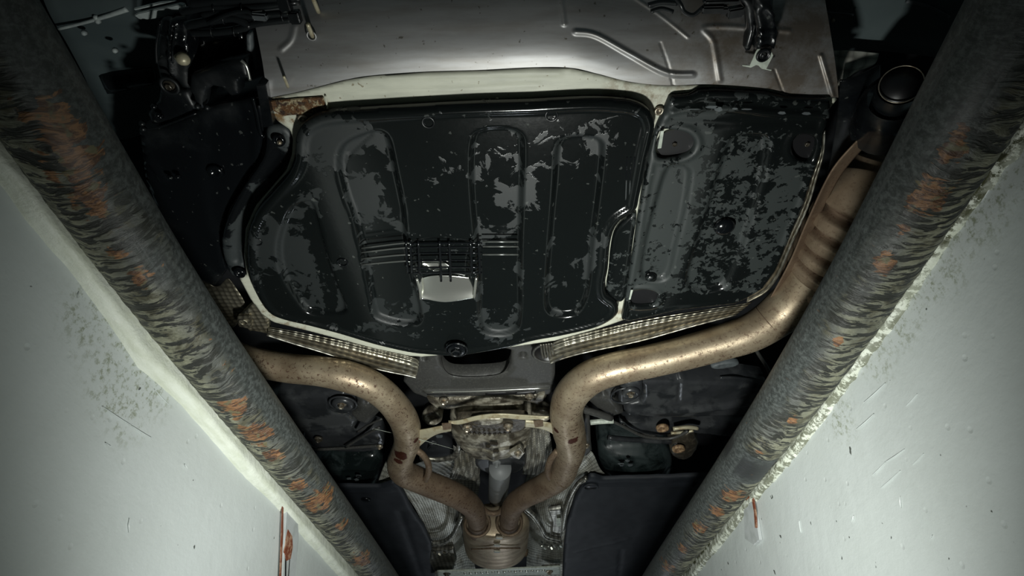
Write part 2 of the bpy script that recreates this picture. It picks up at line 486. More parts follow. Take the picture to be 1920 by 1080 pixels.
def lathe(name, prof, at, mat, parent=None, nr=24, axis=(0, 0, -1), hexfrom=None, smooth=True):
    """prof: (r, d) pairs, d measured along axis; the first hexfrom rings onwards become hexagonal"""
    ax = Vector(axis).normalized(); a1 = ax.orthogonal().normalized(); a2 = ax.cross(a1); at = Vector(at); vs = []
    for k, (r, d) in enumerate(prof):
        for j in range(nr):
            a = 2 * math.pi * j / nr; q = r
            if hexfrom is not None and k >= hexfrom: q = r * math.cos(math.pi / 6) / math.cos((a + math.pi / 6) % (math.pi / 3) - math.pi / 6)
            vs.append(at + ax * d + a1 * math.cos(a) * q + a2 * math.sin(a) * q)
    fs = [(k * nr + j, k * nr + (j + 1) % nr, (k + 1) * nr + (j + 1) % nr, (k + 1) * nr + j) for k in range(len(prof) - 1) for j in range(nr)]
    fs.append(tuple((len(prof) - 1) * nr + j for j in range(nr))); fs.append(tuple(range(nr - 1, -1, -1)))
    return mesh(name, vs, fs, mat, parent, smooth)


def bolt(px, py, h, r, mat, parent, name='bolt', tall=.6):
    """flanged hex bolt pointing down, r = flange radius in px"""
    R = r * depth(px, py, h) / F
    return lathe(name, [(R, -.3 * R), (R, 0), (.92 * R, .15 * R), (.62 * R, .22 * R), (.6 * R, .22 * R), (.58 * R, tall * R), (.45 * R, tall * R + .06 * R), (.3 * R, tall * R - .1 * R), (.02 * R, tall * R - .1 * R)],
                 P(px, py, h), mat, parent, 24, (0, 0, -1), 4, False)


def washer(px, py, h, r, mat, parent, name='washer', hgt=.25, inner=.55):
    R = r * depth(px, py, h) / F
    return lathe(name, [(R, -.2 * R), (R * 1.0, 0), (R * .93, hgt * R), (R * (inner + .1), hgt * R), (R * inner, hgt * R * .6), (R * inner * .9, -.1 * R), (.01 * R, -.12 * R)], P(px, py, h), mat, parent)


def ring(px, py, h, r, t, mat, parent, name='ring', n_=28, axis=None):
    R = r * depth(px, py, h) / F; rt = t * depth(px, py, h) / F; c_ = P(px, py, h); vs = []; fs = []; m_ = 8
    ax = Vector(axis or (0, 0, 1)).normalized(); a1 = ax.orthogonal().normalized(); a2 = ax.cross(a1)
    for i in range(n_):
        a = 2 * math.pi * i / n_; d = a1 * math.cos(a) + a2 * math.sin(a)
        for j in range(m_):
            b = 2 * math.pi * j / m_; vs.append(c_ + d * (R + rt * math.cos(b)) + ax * rt * math.sin(b))
    for i in range(n_):
        for j in range(m_): fs.append((i * m_ + j, ((i + 1) % n_) * m_ + j, ((i + 1) % n_) * m_ + (j + 1) % m_, i * m_ + (j + 1) % m_))
    return mesh(name, vs, fs, mat, parent)


def prism(name, pts, h, th, mat, parent=None, bev=.0008, k=0):
    """extruded outline with bevelled edges; th upwards from h"""
    q = PS(pts, h); q = cat(q, k) if k else q
    bm = bmesh.new(); f = bm.faces.new([bm.verts.new((x, y, H0 + h)) for x, y in q])
    r = bmesh.ops.extrude_face_region(bm, geom=[f]); bmesh.ops.translate(bm, vec=(0, 0, th), verts=[v_ for v_ in r['geom'] if isinstance(v_, bmesh.types.BMVert)])
    bmesh.ops.recalc_face_normals(bm, faces=bm.faces)
    if bev: bmesh.ops.bevel(bm, geom=list(bm.edges), offset=bev, segments=2, affect='EDGES', clamp_overlap=True)
    me = bpy.data.meshes.new(name); bm.to_mesh(me); bm.free()
    return link(name, me, mat, parent, False)


def box(name, c_, dims, mat, parent=None, rot=(0, 0, 0), bev=.002):
    bm = bmesh.new(); bmesh.ops.create_cube(bm, size=1)
    for v_ in bm.verts: v_.co = Vector((v_.co.x * dims[0], v_.co.y * dims[1], v_.co.z * dims[2]))
    if bev: bmesh.ops.bevel(bm, geom=list(bm.edges), offset=bev, segments=2, affect='EDGES', clamp_overlap=True)
    from mathutils import Euler
    bmesh.ops.transform(bm, matrix=Matrix.Translation(c_) @ Euler(rot).to_matrix().to_4x4(), verts=bm.verts)
    me = bpy.data.meshes.new(name); bm.to_mesh(me); bm.free()
    return link(name, me, mat, parent, False)


# ================================================================ THE PIT
def grid_x(name, xf, y0, y1, ny, hs, mat, flip=False, attrs=None):
    """sheet over y and h; xf(y, u) -> (x, h)"""
    vs = []; ys = np.linspace(y0, y1, ny); nh = hs
    for y in ys:
        for j in range(nh):
            x, h = xf(y, j / (nh - 1)); vs.append((x, y, H0 + h))
    fs = [(i * nh + j, (i + 1) * nh + j, (i + 1) * nh + j + 1, i * nh + j + 1) for i in range(ny - 1) for j in range(nh - 1)]
    if flip: fs = [f[::-1] for f in fs]
    o = mesh(name, vs, fs, mat)
    if attrs: attr(o, attrs[0], [attrs[1](v[1], v[2] - H0) for v in vs])
    return o


def wall_x(side):
    s = -1 if side == 'left' else 1; x0 = .456 if side == 'left' else .442

    def f(y, u):
        h = -H0 + u * (H0 + .455)
        return s * (x0 + .0025 * mn.noise((y * 2.2, h * 2.2, 5 * s)) + .0008 * mn.noise((y * 12, h * 9, 2 * s))), h
    return f


def spots3(pxs, x, r):
    c_ = [PX(a, b, x) for a, b in pxs]

    def f(y, h):
        d = min(math.hypot(y - p.y, h + H0 - p.z) for p in c_)
        return max(0, min(1, (r - d) / r * 2))
    return f


stL = spots3([(245, 640), (270, 690), (215, 700), (250, 760), (300, 720), (180, 590)], -.452, .05)
stR = spots3([(1760, 500), (1700, 560), (1680, 600), (1640, 660), (1830, 400), (1880, 330), (1570, 780)], .442, .045)
o = struct(grid_x('wall_left', wall_x('left'), -1.2, 5.0, 260, 110, m_wall, True, ('stain', stL)))
o = struct(grid_x('wall_right', wall_x('right'), -1.2, 5.0, 260, 110, m_wall, False, ('stain', stR)))
struct(box('floor', (0, 1.9, -.03), (.92, 6.3, .06), m_conc))
struct(box('wall_front', (0, 5.05, (H0 + .42) / 2), (.92, .1, H0 + .42), m_wall))
struct(box('wall_back', (0, -1.25, (H0 + .42) / 2), (.92, .1, H0 + .42), m_wall))
for s, nm in ((-1, 'slab_left'), (1, 'slab_right')):
    o = struct(box(nm, (s * (1.455), 1.9, H0 + .425), (1.99, 6.6, .06), m_conc))


def lip(side):
    s = -1 if side == 'left' else 1; xw = .457 if side == 'left' else .443
    ylo = [-.5, .28, .31, .375, .46, .52, .62, .71, .85, .98, 1.3, 4.8]
    hlo = [.384, .384, .379, .379, .370, .362, .371, .369, .366, .371, .372, .372] if s < 0 else [.405, .406, .407, .405, .399, .395, .391, .387, .385, .389, .389, .389]
    out = .016 if s < 0 else .010

    def f(y, u):
        lo = np.interp(y, ylo, hlo) + .0025 * mn.noise((y * 9, 0, s * 3)) + .0008 * mn.noise((y * 45, 0, s)); top = .432
        if s > 0: lo += .004 * mn.noise((y * 60, 2, s))
        h = lo + (top - lo) * u
        x = xw - out * math.sin(min(1, u * 5) * math.pi / 2) * (1 - .35 * u) - .0015 * mn.noise((y * 12, h * 40, 1)) - (.0015 if s > 0 else .0004) * mn.noise((y * 60, h * 90, 1))
        if u == 0: x = xw + .002
        return s * x, h
    st = (lambda y, h: .0 if h < .405 else .5) if s < 0 else (lambda y, h: .8 if h < .398 else (.6 if h < .408 else 1.0))
    return struct(grid_x('trim_1' if s < 0 else 'trim_2', f, -.5, 4.8, 900, 18, m_lip, s < 0, ('stain', st)))


lip('left'); lip('right')

RL = [(-.9, -.39), (-.2, -.39), (.14, -.397), (.31, -.410), (.39, -.414), (.48, -.416), (.65, -.416), (.93, -.410), (1.6, -.397), (2.6, -.395), (4.7, -.395)]
RR = [(-.9, .365), (-.2, .365), (.15, .374), (.32, .390), (.66, .400), (1.0, .394), (1.63, .376), (2.6, .372), (4.7, .372)]
RAD = .039


def axis_x(tab, y): return float(np.interp(y, [a for a, _ in tab], [b for _, b in tab]))


def on_rail(px, py, tab):
    d = ray(px, py); best = None
    for t in np.linspace(.3, 2.4, 500):
        p = d * t; r = math.hypot(p[0] - axis_x(tab, p[1]), p[2] - .42)
        if r < RAD: return Vector((p[0], p[1], H0 + p[2]))
        if best is None or r < best[0]: best = (r, Vector((p[0], p[1], H0 + p[2])))
    return best[1]


def rail(tab, s, label, rust):
    spots = [(on_rail(a, b, tab), r) for a, b, r in rust]; yy = [a for a, _ in tab]
    pts = []
    for i in range(420):
        y = -.9 + (i / 419) * 5.6; pts.append((axis_x(tab, y), y, H0 + .42))
    # smooth the bow
    xs = np.array([p[0] for p in pts]); xs = np.convolve(np.pad(xs, 12, mode='edge'), np.ones(25) / 25, 'valid')
    pts = [(float(x), p[1], p[2]) for x, p in zip(xs, pts)]
    # denser rings where the photo looks
    ys = np.concatenate([np.linspace(-.9, .05, 20), np.linspace(.06, 1.9, 620), np.linspace(1.95, 4.7, 120)])
    pts = [(float(np.interp(y, [p[1] for p in pts], xs)), float(y), H0 + .42) for y in ys]

    def fl(t, a, L):
        y = L - .9; d = math.degrees(a)
        q = (d - 185) / 95 if s < 0 else (345 - d) / 95
        if s < 0 and not 150 < d < 350: return 0.0
        if s > 0 and not 190 < d < 390: return 0.0
        v = q + .35 * mn.noise((y * 7, a * 1.3, s)) + .2 * mn.noise((y * 22, a * 3, s)) - (max(0, .32 - y) * 2.2 if s < 0 else max(0, .30 - y) * 3)
        if s > 0 and .83 < y < .92 and d > 240: v -= 1.6
        return max(0, min(1, v))

    def mod(t, a, L):
        f = fl(t, a, L); y = L - .9
        n1 = mn.noise((y * 70, a * 2.2, s)) + .6 * mn.noise((y * 150, a * 4 + y * 9, s))
        return 1 + .0003 * mn.noise((y * 10, a, 0)) / RAD + f * .0012 * n1 / RAD

    def ru(t, a, L):
        y = L - .9; p = Vector((axis_x(tab, y) - math.cos(a) * RAD, y, H0 + .42 + math.sin(a) * RAD)); v = 0
        for q, r in spots:
            e = p - q; e.y *= .62; v = max(v, 1 - e.length / r)
        return max(0, min(1, v + .45 * mn.noise((y * 30, a * 4, s)) + .2 * mn.noise((y * 90, a * 9, s)))) if v > 0 else 0.0
    o = tube('pit_rail', pts, RAD, m_rail, None, nr=72, k=1, world=True, uv=True, mod=mod, attrs={'flake': fl, 'rust': ru, 'band': lambda t_, a, L: float(s > 0) * float(np.exp(-(((L - .9) - .875) / .035) ** 4)) * (1.0 if math.degrees(a) < 325 else .3)})
    return tag(o, label, 'rail')


rail(RL, -1, 'long round steel pit rail along the left wall, paint flaking, broad orange rust lower down', [
    (110, 230, 0.025), (135, 290, 0.030), (160, 370, 0.023), (262, 520, 0.014), (215, 470, 0.009), (440, 765, 0.025), (480, 815, 0.029), (515, 855, 0.019), (560, 910, 0.022), (592, 945, 0.035), (640, 985, 0.020), (675, 1050, 0.038), (610, 930, 0.029)])
rail(RR, 1, 'long round steel pit rail along the right wall, ridged flaking paint, one smooth black band', [
    (1790, 270, 0.018), (1750, 355, 0.023), (1662, 495, 0.015), (1700, 430, 0.008), (1570, 640, 0.008), (1482, 785, 0.014), (1425, 850, 0.009), (1372, 930, 0.030), (1345, 960, 0.021), (1310, 990, 0.023), (1280, 1030, 0.021), (1250, 1062, 0.028)])


# steel anchors on the walls, under each rail
def wall_plate(name, pts, x, th, mat, parent):
    q = [PX(a, b, x) for a, b in pts]; s = 1 if x < 0 else -1
    bm = bmesh.new(); f = bm.faces.new([bm.verts.new(p) for p in q])
    r = bmesh.ops.extrude_face_region(bm, geom=[f]); bmesh.ops.translate(bm, vec=(s * th, 0, 0), verts=[v_ for v_ in r['geom'] if isinstance(v_, bmesh.types.BMVert)])
    bmesh.ops.recalc_face_normals(bm, faces=bm.faces)
    bmesh.ops.bevel(bm, geom=list(bm.edges), offset=.0006, segments=1, affect='EDGES', clamp_overlap=True)
    me = bpy.data.meshes.new(name); bm.to_mesh(me); bm.free(); return link(name, me, mat, parent, False)


t = thing('rail_anchor', 'narrow painted steel anchor strip under left rail with rust pit and drips', 'anchor', PX(538, 1010, -.45))
wall_plate('strip', [(530, 938), (549, 950), (552, 1010), (547, 1062), (543, 1110), (520, 1110), (526, 1000)], -.456, .009, m_plate, t)
wall_plate('rust_pit', [(538, 992), (546, 1005), (547, 1025), (543, 1048), (535, 1052), (531, 1035), (534, 1010)], -.4485, .0025, m_rust, t)['label'] = 'raw brown and pink rust hole'
for xs in ([(528, 945), (530.5, 945), (530, 1000), (525, 1108), (522, 1108), (526, 1000)], [(533, 1045), (536, 1045), (535, 1108), (532, 1108)], [(541, 1048), (543, 1048), (538, 1108), (536, 1108)]):
    wall_plate('rust_drip', xs, -.4485, .0015, m_rust, t)
t = thing('rail_anchor', 'painted steel anchor tab under right rail with one red rust streak', 'anchor', PX(1412, 960, .44))
wall_plate('strip', [(1394, 936), (1406, 925), (1417, 932), (1424, 975), (1430, 1012), (1419, 1022), (1402, 1010), (1400, 960)], .442, .006, m_plate, t)
wall_plate('rust_drip', [(1409, 926), (1413, 925), (1419, 960), (1421, 990), (1417, 990), (1415, 960)], .4365, .0018, m_rust, t)
wall_plate('rust_stain', [(1380, 950), (1392, 935), (1404, 926), (1408, 932), (1396, 944), (1386, 952)], .4365, .002, m_rust, t)

for x_, lst, par in ((.442, [((1636, 892), (1662, 866)), ((1662, 866), (1698, 842)), ((1652, 916), (1690, 882)), ((1712, 872), (1734, 850)), ((1620, 756), (1662, 718)), ((1606, 806), (1640, 776)), ((1700, 762), (1722, 738)), ((1842, 380), (1872, 330)), ((1598, 980), (1602, 966)), ((1690, 930), (1692, 954)), ((1500, 975), (1504, 1000)), ((1745, 1010), (1750, 1003))], 'wall_right'),
                     (-.456, [((190, 762), (245, 798)), ((245, 798), (284, 822)), ((288, 730), (316, 760)), ((146, 545), (143, 560)), ((241, 970), (240, 1000)), ((196, 830), (208, 838)), ((345, 870), (352, 880)), ((30, 300), (44, 330))], 'wall_left')):
    for a, b in lst:
        d_ = np.array(b, float) - a; L_ = np.linalg.norm(d_); nn = np.array([-d_[1], d_[0]]) / L_
        m_ = (np.array(a) + b) / 2 + nn * .8
        wall_plate('paint_ridge', [tuple(np.array(a, float)), tuple(m_ - nn * .6), tuple(np.array(b, float)), tuple(m_ + nn * 1.2)], x_, .0022, m_wall, bpy.data.objects[par])

# ================================================================ THE CAR'S UNDERSIDE
o = plate('car_floor_pan', [(-500, -200), (2400, -200), (1330, 1330), (640, 1330)], .95, m_pan, None, cell=.03, smooth_k=0, th=.02,
          feats=[('line', [(900, 500), (960, 1250)], -.03, .12), ('line', [(300, 900), (800, 1100)], -.02, .04), ('line', [(1600, 900), (1200, 1100)], -.02, .04)])
tag(o, 'sooty black floor pan of the car seen in the gaps between everything bolted below it', 'car floor')

# --- rear body panel
def px_line(pts, wdt, amp):
    q = cat(pts, 6, False)

    def f(x, y):
        Q = np.stack([x, y], 1); d = np.full(len(Q), 1e9)
        for k in range(len(q) - 1):
            e = q[k + 1] - q[k]; t_ = np.clip((Q - q[k]) @ e / e.dot(e), 0, 1); d = np.minimum(d, np.linalg.norm(Q - q[k] - t_[:, None] * e, axis=1))
        return -amp * np.cos(np.clip(d / wdt, 0, 1) * math.pi / 2) ** 2
    return f


t = thing('rear_bumper', 'silver-grey painted rear body panel curving across the top, brightest along its lower edge', 'bumper', P(1000, 100, .66))
E0 = [(500, 184), (520, 180), (560, 172), (610, 159), (650, 149), (700, 141), (800, 134), (900, 131), (1000, 126), (1070, 127), (1120, 138), (1180, 153), (1250, 160), (1330, 158), (1430, 165), (1480, 177), (1572, 183)]
offs = [(0, .640, 0), (10, .6402, .02), (24, .6412, .05), (42, .644, .12), (64, .649, .22), (90, .6565, .38), (122, .670, .6), (156, .692, .85), (190, .73, 1.0), (225, .79, 1.1)]
rows = []
for dy, h, fl_ in offs:
    r = []
    for x, y in E0:
        flat = 120 if x > 300 else y
        yy = y - dy * (1 + .12 * fl_); u = (x - 500) / 1072
        xx = x + (-38 * fl_) * (1 - u) + (-30 * fl_) * u
        r.append((xx, yy * (1 - .35 * fl_) + (132 - dy * 1.1) * .35 * fl_, h))
    rows.append(r)
d1 = px_line([(1080, 60), (1118, 66), (1180, 100), (1248, 136), (1298, 140)], 9, .0032)
d2 = px_line([(1050, -20), (1058, 45)], 7, .003); d3 = px_line([(1480, 58), (1328, 50), (1338, 80), (1350, 150)], 8, .0018)
d4 = px_line([(1238, 80), (1252, 120), (1262, 158)], 3, -.0012); d5 = px_line([(1452, 130), (1470, 178)], 3, -.0012); d6 = px_line([(528, 92), (545, 75), (552, 50)], 9, .0015)
d7 = px_line([(1180, -10), (1240, 30), (1290, 70)], 4, .0015); d8 = px_line([(1540, 105), (1562, 180)], 7, .003)
disp = lambda x, y: d1(x, y) + d2(x, y) + d3(x, y) + d4(x, y) + d5(x, y) + d6(x, y) + d7(x, y) + d8(x, y)
surf('outer_skin', rows, m_body, t, nu=420, nv=150, disp=disp, attrs={'dirt': lambda x, y: np.clip((x - 1180) / 150, 0, 1) * .8})
prism('seam_cap', [(497, 160), (503, 168), (500, 186), (494, 180)], .636, .012, m_body, t)


def stud(a, b, h1, h2, r, parent):
    p = P(*a, h1); q = P(*b, h2)
    o = tube('stud', [p, p.lerp(q, .5), q], [r, r, r * .92], m_cream, parent, 12, 2, world=True); o['label'] = 'short pale threaded stud'
    return o


stud((597, 22), (584, -10), .668, .640, .0026, t); stud((586, 68), (577, 45), .654, .634, .0026, t); stud((540, 163), (532, 143), .640, .622, .0018, t)
ring(584, 67, .652, 8, 1.6, m_body, t, 'stud_collar')

TUB = [(500, 186), (520, 182), (560, 174), (610, 161), (650, 151), (700, 143), (800, 136), (900, 133), (1000, 128), (1070, 129), (1120, 140), (1180, 155), (1250, 162), (1330, 160), (1430, 167), (1480, 179), (1572, 185), (1556, 205), (1545, 250), (1520, 330), (1480, 430), (1400, 540), (1300, 575), (1172, 588), (1172, 600), (1150, 608), (1120, 618), (1040, 640), (900, 660), (790, 670), (765, 668), (700, 654), (580, 622), (540, 612), (512, 605), (490, 590), (468, 560), (448, 522), (462, 516), (457, 480), (460, 430), (476, 393), (506, 358), (535, 325), (547, 290), (549, 262), (543, 244), (520, 228), (508, 210)]
t = thing('spare_wheel_tub', 'cream-coated sheet metal showing as pale rim and strip around the black covers', 'body panel', P(900, 160, .642))
rustf = near([(520, 198), (545, 205), (570, 205), (598, 200), (520, 212), (560, 222)], .642, .014, .012); rf2 = near([(1160, 172), (1200, 180), (1240, 180), (1220, 205), (1290, 168), (1350, 165)], .642, .02, .02); rf3 = near([(540, 606), (560, 612), (500, 590), (1165, 590)], .642, .016, .01)
plate('well_panel', TUB, .642, m_tub, t, cell=.0035, smooth_k=0, th=.03, edge=.0015,
      feats=[('line', [(640, 180), (760, 172), (900, 166), (1010, 160)], .0015, .006), ('line', [(700, 146), (900, 138), (1050, 137)], -.002, .004), ('line', [(1085, 172), (1160, 176), (1230, 178)], .0012, .003)],
      attrs={'dirt': lambda Q: np.clip(rustf(Q) + .45 * rf2(Q) + .6 * rf3(Q), 0, 1)})
o = prism('rust_plate', [(505, 190), (560, 185), (606, 182), (611, 208), (575, 214), (530, 218), (512, 208)], .6385, .003, m_rustplate, t); o['label'] = 'patch of brown flaking rust'
prism('tape_strip', [(608, 180), (611, 180), (616, 208), (613, 209)], .6375, .003, m_tub, t)
o = washer(568, 224, .638, 10, m_bolt, t, 'weld_nut'); o = washer(1236, 208, .638, 9, m_bolt, t, 'weld_nut')
for a, b in ((895, 190), (932, 187)): lathe('blob', [(.003, 0), (.0026, .0012), (.001, .0022)], P(a, b, .6415), m_tub, t, 10)

# --- spare wheel cover
COVER = [(600, 219), (575, 230), (560, 244), (553, 266), (552, 290), (540, 327), (510, 362), (481, 397), (466, 432), (462, 480), (467, 520), (480, 555), (502, 588), (530, 602), (580, 614), (640, 630), (700, 648), (765, 663), (810, 668), (855, 670), (900, 664), (950, 655), (1000, 642), (1050, 633), (1100, 622), (1130, 612), (1156, 594), (1158, 574), (1138, 557), (1135, 533), (1140, 507), (1143, 470), (1150, 437), (1165, 415), (1192, 397), (1199, 372), (1206, 340), (1214, 300), (1223, 262), (1228, 236), (1218, 212), (1196, 199), (1160, 193), (1100, 191), (1000, 196), (900, 199), (800, 204), (700, 210), (640, 214)]
PK = dict(
    A=[(545, 388), (575, 380), (590, 390), (600, 425), (615, 480), (632, 535), (650, 582), (640, 596), (602, 598), (570, 590), (545, 560), (522, 520), (514, 470), (526, 420)],
    B=[(640, 273), (690, 250), (718, 250), (733, 270), (746, 330), (760, 400), (766, 470), (780, 540), (792, 592), (783, 614), (752, 616), (715, 607), (697, 594), (688, 555), (677, 500), (658, 420), (640, 370), (627, 312)],
    C=[(880, 268), (905, 246), (950, 243), (980, 256), (986, 290), (983, 400), (980, 520), (979, 600), (968, 628), (935, 636), (905, 628), (895, 600), (893, 520), (885, 440), (878, 350)],
    D=[(1040, 282), (1060, 261), (1100, 258), (1130, 266), (1137, 290), (1130, 360), (1118, 450), (1109, 540), (1098, 578), (1080, 597), (1045, 600), (1025, 590), (1020, 560), (1027, 450), (1035, 350)])
t = thing('spare_wheel_cover', 'wide black moulded plastic cover in the middle, four sunken pockets, wet patches', 'cover', P(850, 430, .62))
hc = .62
cover_shell = plate('shell', COVER, hc, m_cover, t, cell=.0032, smooth_k=3, th=.014, edge=.004,
      feats=[('pocket', PK[k], .012, .0085) for k in 'ABCD'] + [('rim', .010, .0045, .006), ('pocket', [(772, 455), (877, 455), (880, 500), (880, 522), (884, 560), (788, 564), (784, 524), (772, 500)], .008, .006),
             ('line', [(690, 262), (650, 300)], .002, .004), ('line', [(800, 215), (820, 240)], .0, .004), ('line', [(552, 300), (470, 420)], .002, .006)])
def dust_field(o, h, items, basev=0.0):
    Q = np.array([v_.co[:2] for v_ in o.data.vertices]); out = np.full(len(Q), basev)
    for pts, val, soft in items: out += val * sst(-sdf(cat(PS(pts, h), 4), Q) / soft + .5)
    attr(o, 'dust', np.clip(out, -1, 1.5))


o = cover_shell
dust_field(o, hc, [(PK['A'], .7, .02), ([(575, 430), (590, 430), (630, 580), (600, 580)], -.9, .02), (PK['B'], .75, .02), ([(685, 280), (700, 280), (755, 400), (755, 430), (700, 360)], -.7, .02), ([(690, 430), (755, 430), (770, 600), (715, 590)], -.6, .02), (PK['C'], .45, .02), ([(905, 480), (965, 480), (960, 600), (910, 600)], -.8, .02), (PK['D'], .65, .015), ([(1045, 300), (1115, 300), (1085, 570), (1045, 570)], -.75, .02),
    ([(590, 230), (640, 225), (690, 235), (620, 320), (590, 400), (545, 380), (570, 300)], .8, .03), ([(490, 410), (530, 400), (520, 450), (500, 500), (480, 480)], .8, .02)], .0)
# cross ribs over the middle pocket
for k, y in enumerate((457, 466, 479, 491)):
    L_ = [(678, y + 8 - k), (762, y - 2), (768, y + 5)]
    tube('rib', [(*p, hc - .001) for p in L_], 2.0, m_ribgl, t, 8, 3)
for k, y in enumerate((456, 463, 474, 488, 501, 511)):
    tube('rib', [(766, y + 1, hc - .001), (835, y, hc - .001), (904, y, hc - .001)], 1.8, m_dark, t, 8, 3)
for y in (453, 462, 477):
    tube('rib', [(905, y, hc - .0005), (972, y, hc - .0005)], 2.0, m_ribgl, t, 8, 2)
for x in (763, 771, 786, 826, 844, 884, 899):
    tube('rib', [(x - 2, 452, hc - .002), (x, 490, hc - .002), (x + 1, 512 if x not in (826, 844) else 527, hc - .002)], 2.4, m_dark, t, 8, 3)
o = surf('reflection_tongue', [[(783, 524, .632), (810, 517, .630), (850, 517, .630), (891, 522, .632)], [(786, 545, .629), (835, 545, .627), (891, 543, .629)], [(789, 558, .624), (835, 566, .622), (889, 558, .624)]], m_steelbr, t, 50, 24, th=.0015)  # moulded scoop; the reflection on it is put in as bright metal
o['label'] = 'bright curved tongue below the ribs, its reflection put in as metal'
for a in ([(781, 522, .622), (787, 542, .620), (789, 560, .618)], [(893, 520, .622), (891, 540, .620), (889, 558, .618)]):
    o = tube('tongue_edge', a, 2.6, m_steelbr, t, 8, 4); o['label'] = 'bright side edge of the reflection'
o = surf('cup', [[(790, 486, .634), (808, 482, .634), (815, 484, .634)], [(792, 497, .629), (815, 505, .629), (842, 497, .629)], [(800, 500, .626), (815, 508, .626), (838, 504, .626)]], m_steelbr, t, 20, 12, th=.001); o['label'] = 'small shiny metal cup'
bt = bolt(856, 656, .614, 17, m_dark, t, tall=.5); ring(856, 656, .6135, 20, 2, m_dark, t, 'bolt_seat')
for a, b in ((803, 229), (1034, 216)):
    washer(a, b, .6245, 13, m_dark, t, 'push_clip', .2, .7)
for a, b in ((642, 492), (482, 453)): ring(a, b, .6235, 9, 1.3, m_dark, t, 'moulded_ring')
for k in range(3):    # moulded data lines near the right edge
    prism('moulded_mark', [(1175 + 7 * k, 295), (1177 + 7 * k, 295), (1174 + 7 * k, 385), (1172 + 7 * k, 385)], .6235, .0015, m_liner, t, .0002)

# --- right hand side cover
SIDE = [(1250, 205), (1258, 186), (1295, 183), (1312, 175), (1345, 173), (1400, 176), (1440, 179), (1480, 188), (1520, 190), (1556, 190), (1558, 205), (1552, 236), (1545, 250), (1541, 285), (1527, 330), (1510, 382), (1482, 448), (1457, 508), (1432, 543), (1400, 562), (1378, 572), (1330, 577), (1270, 584), (1220, 596), (1180, 604), (1166, 601), (1172, 572), (1177, 540), (1189, 470), (1199, 400), (1209, 340), (1219, 290), (1232, 245)]
t = thing('side_cover', 'black moulded plastic cover right of the middle one, mottled all over with dried dirt', 'cover', P(1370, 380, .628))
hs_ = .628
side_shell = plate('shell', SIDE, hs_, m_side, t, cell=.0032, smooth_k=0, th=.012,
      holes=[[(1237, 249), (1270, 246), (1294, 254), (1304, 271), (1296, 288), (1270, 298), (1233, 296)], [(1490, 262), (1505, 254), (1522, 256), (1532, 268), (1528, 290), (1518, 305), (1498, 302), (1486, 285)], [(1186, 548), (1215, 545), (1232, 552), (1234, 566), (1222, 575), (1186, 574)]],
      feats=[('pocket', [(1240, 332), (1255, 313), (1280, 310), (1297, 318), (1300, 338), (1290, 400), (1272, 470), (1262, 512), (1245, 531), (1210, 530), (1198, 514), (1205, 460), (1220, 400)], .009, .009),
             ('pocket', [(1360, 275), (1390, 253), (1430, 252), (1448, 266), (1440, 330), (1415, 420), (1387, 500), (1365, 540), (1335, 552), (1300, 552), (1285, 540), (1287, 510), (1312, 430), (1336, 350)], .010, .010),
             ('line', [(1262, 210), (1300, 204), (1380, 204), (1450, 212), (1550, 216)], -.007, .007), ('rim', .006, .0025, .006), ('line', [(1225, 236), (1560, 228)], .002, .01)])
dust_field(side_shell, hs_, [([(1245, 205), (1360, 205), (1330, 290), (1300, 400), (1250, 590), (1165, 600), (1190, 450), (1230, 240)], .75, .03), ([(1345, 215), (1540, 215), (1530, 300), (1480, 300), (1440, 240), (1350, 260)], -.5, .02), ([(1360, 275), (1430, 252), (1440, 330), (1385, 500), (1335, 552), (1290, 540), (1336, 350)], .3, .02), ([(1180, 560), (1400, 555), (1390, 580), (1180, 605)], -.9, .02), ([(1460, 330), (1520, 330), (1440, 520), (1390, 540)], .5, .02)], .12)
flange = plate('side_lug', [(1193, 402), (1168, 418), (1152, 440), (1145, 475), (1142, 510), (1138, 535), (1140, 552), (1158, 568), (1172, 560), (1178, 520), (1188, 450)], .632, m_side, t, cell=.003, th=.008)
for a, b in ((1264, 268), (1512, 268)):
    o = washer(a + 2, b, .642, 13, m_dark, t, 'clip', .35, .5); bolt(a, b, .640, 8, m_castdark, t, 'clip_pin', .8)
for a, b, x_, y_ in ((1270, 272, 34, 25), (1510, 280, 24, 26), (1208, 561, 26, 16)):
    prism('recess_back', [(a + x_ * 1.15 * math.cos(q), b + y_ * 1.15 * math.sin(q)) for q in np.linspace(0, 2 * math.pi, 20, endpoint=False)], .638, .003, m_black, t, 0)
o = lathe('dome_nut', [(.016, -.002), (.0155, .003), (.012, .006), (.007, .0085), (.0005, .009)], P(1358, 425, .636), m_dark, t, 28); o['label'] = 'round glossy dome fastener'
lathe('locating_pin', [(.010, -.001), (.0095, .004), (.0005, .005)], P(1220, 520, .636), m_side, t)
for a, b, w_, h_ in ((1335, 201, 26, 6), (1347, 205, 16, 10), (1378, 204, 12, 4), (1400, 205, 22, 3), (1466, 212, 16, 6), (1512, 213, 18, 6), (1300, 205, 30, 2)):
    o = prism('bare_patch', [(a - w_ / 2, b), (a - w_ / 5, b - h_ / 2), (a + w_ / 3, b - h_ / 2.4), (a + w_ / 2, b + h_ / 5), (a + w_ / 9, b + h_ / 2), (a - w_ / 3, b + h_ / 3)], .6195, .001, m_greyp, t, .0002)
o = prism('white_tape', [(1239, 246), (1245, 245), (1240, 278), (1233, 279)], .622, .0012, m_clip, t, .0002); o['label'] = 'small white strip at the cover edge'
o = prism('white_tape', [(1183, 544), (1187, 544), (1182, 562), (1179, 562)], .622, .0012, m_clip, t, .0002)

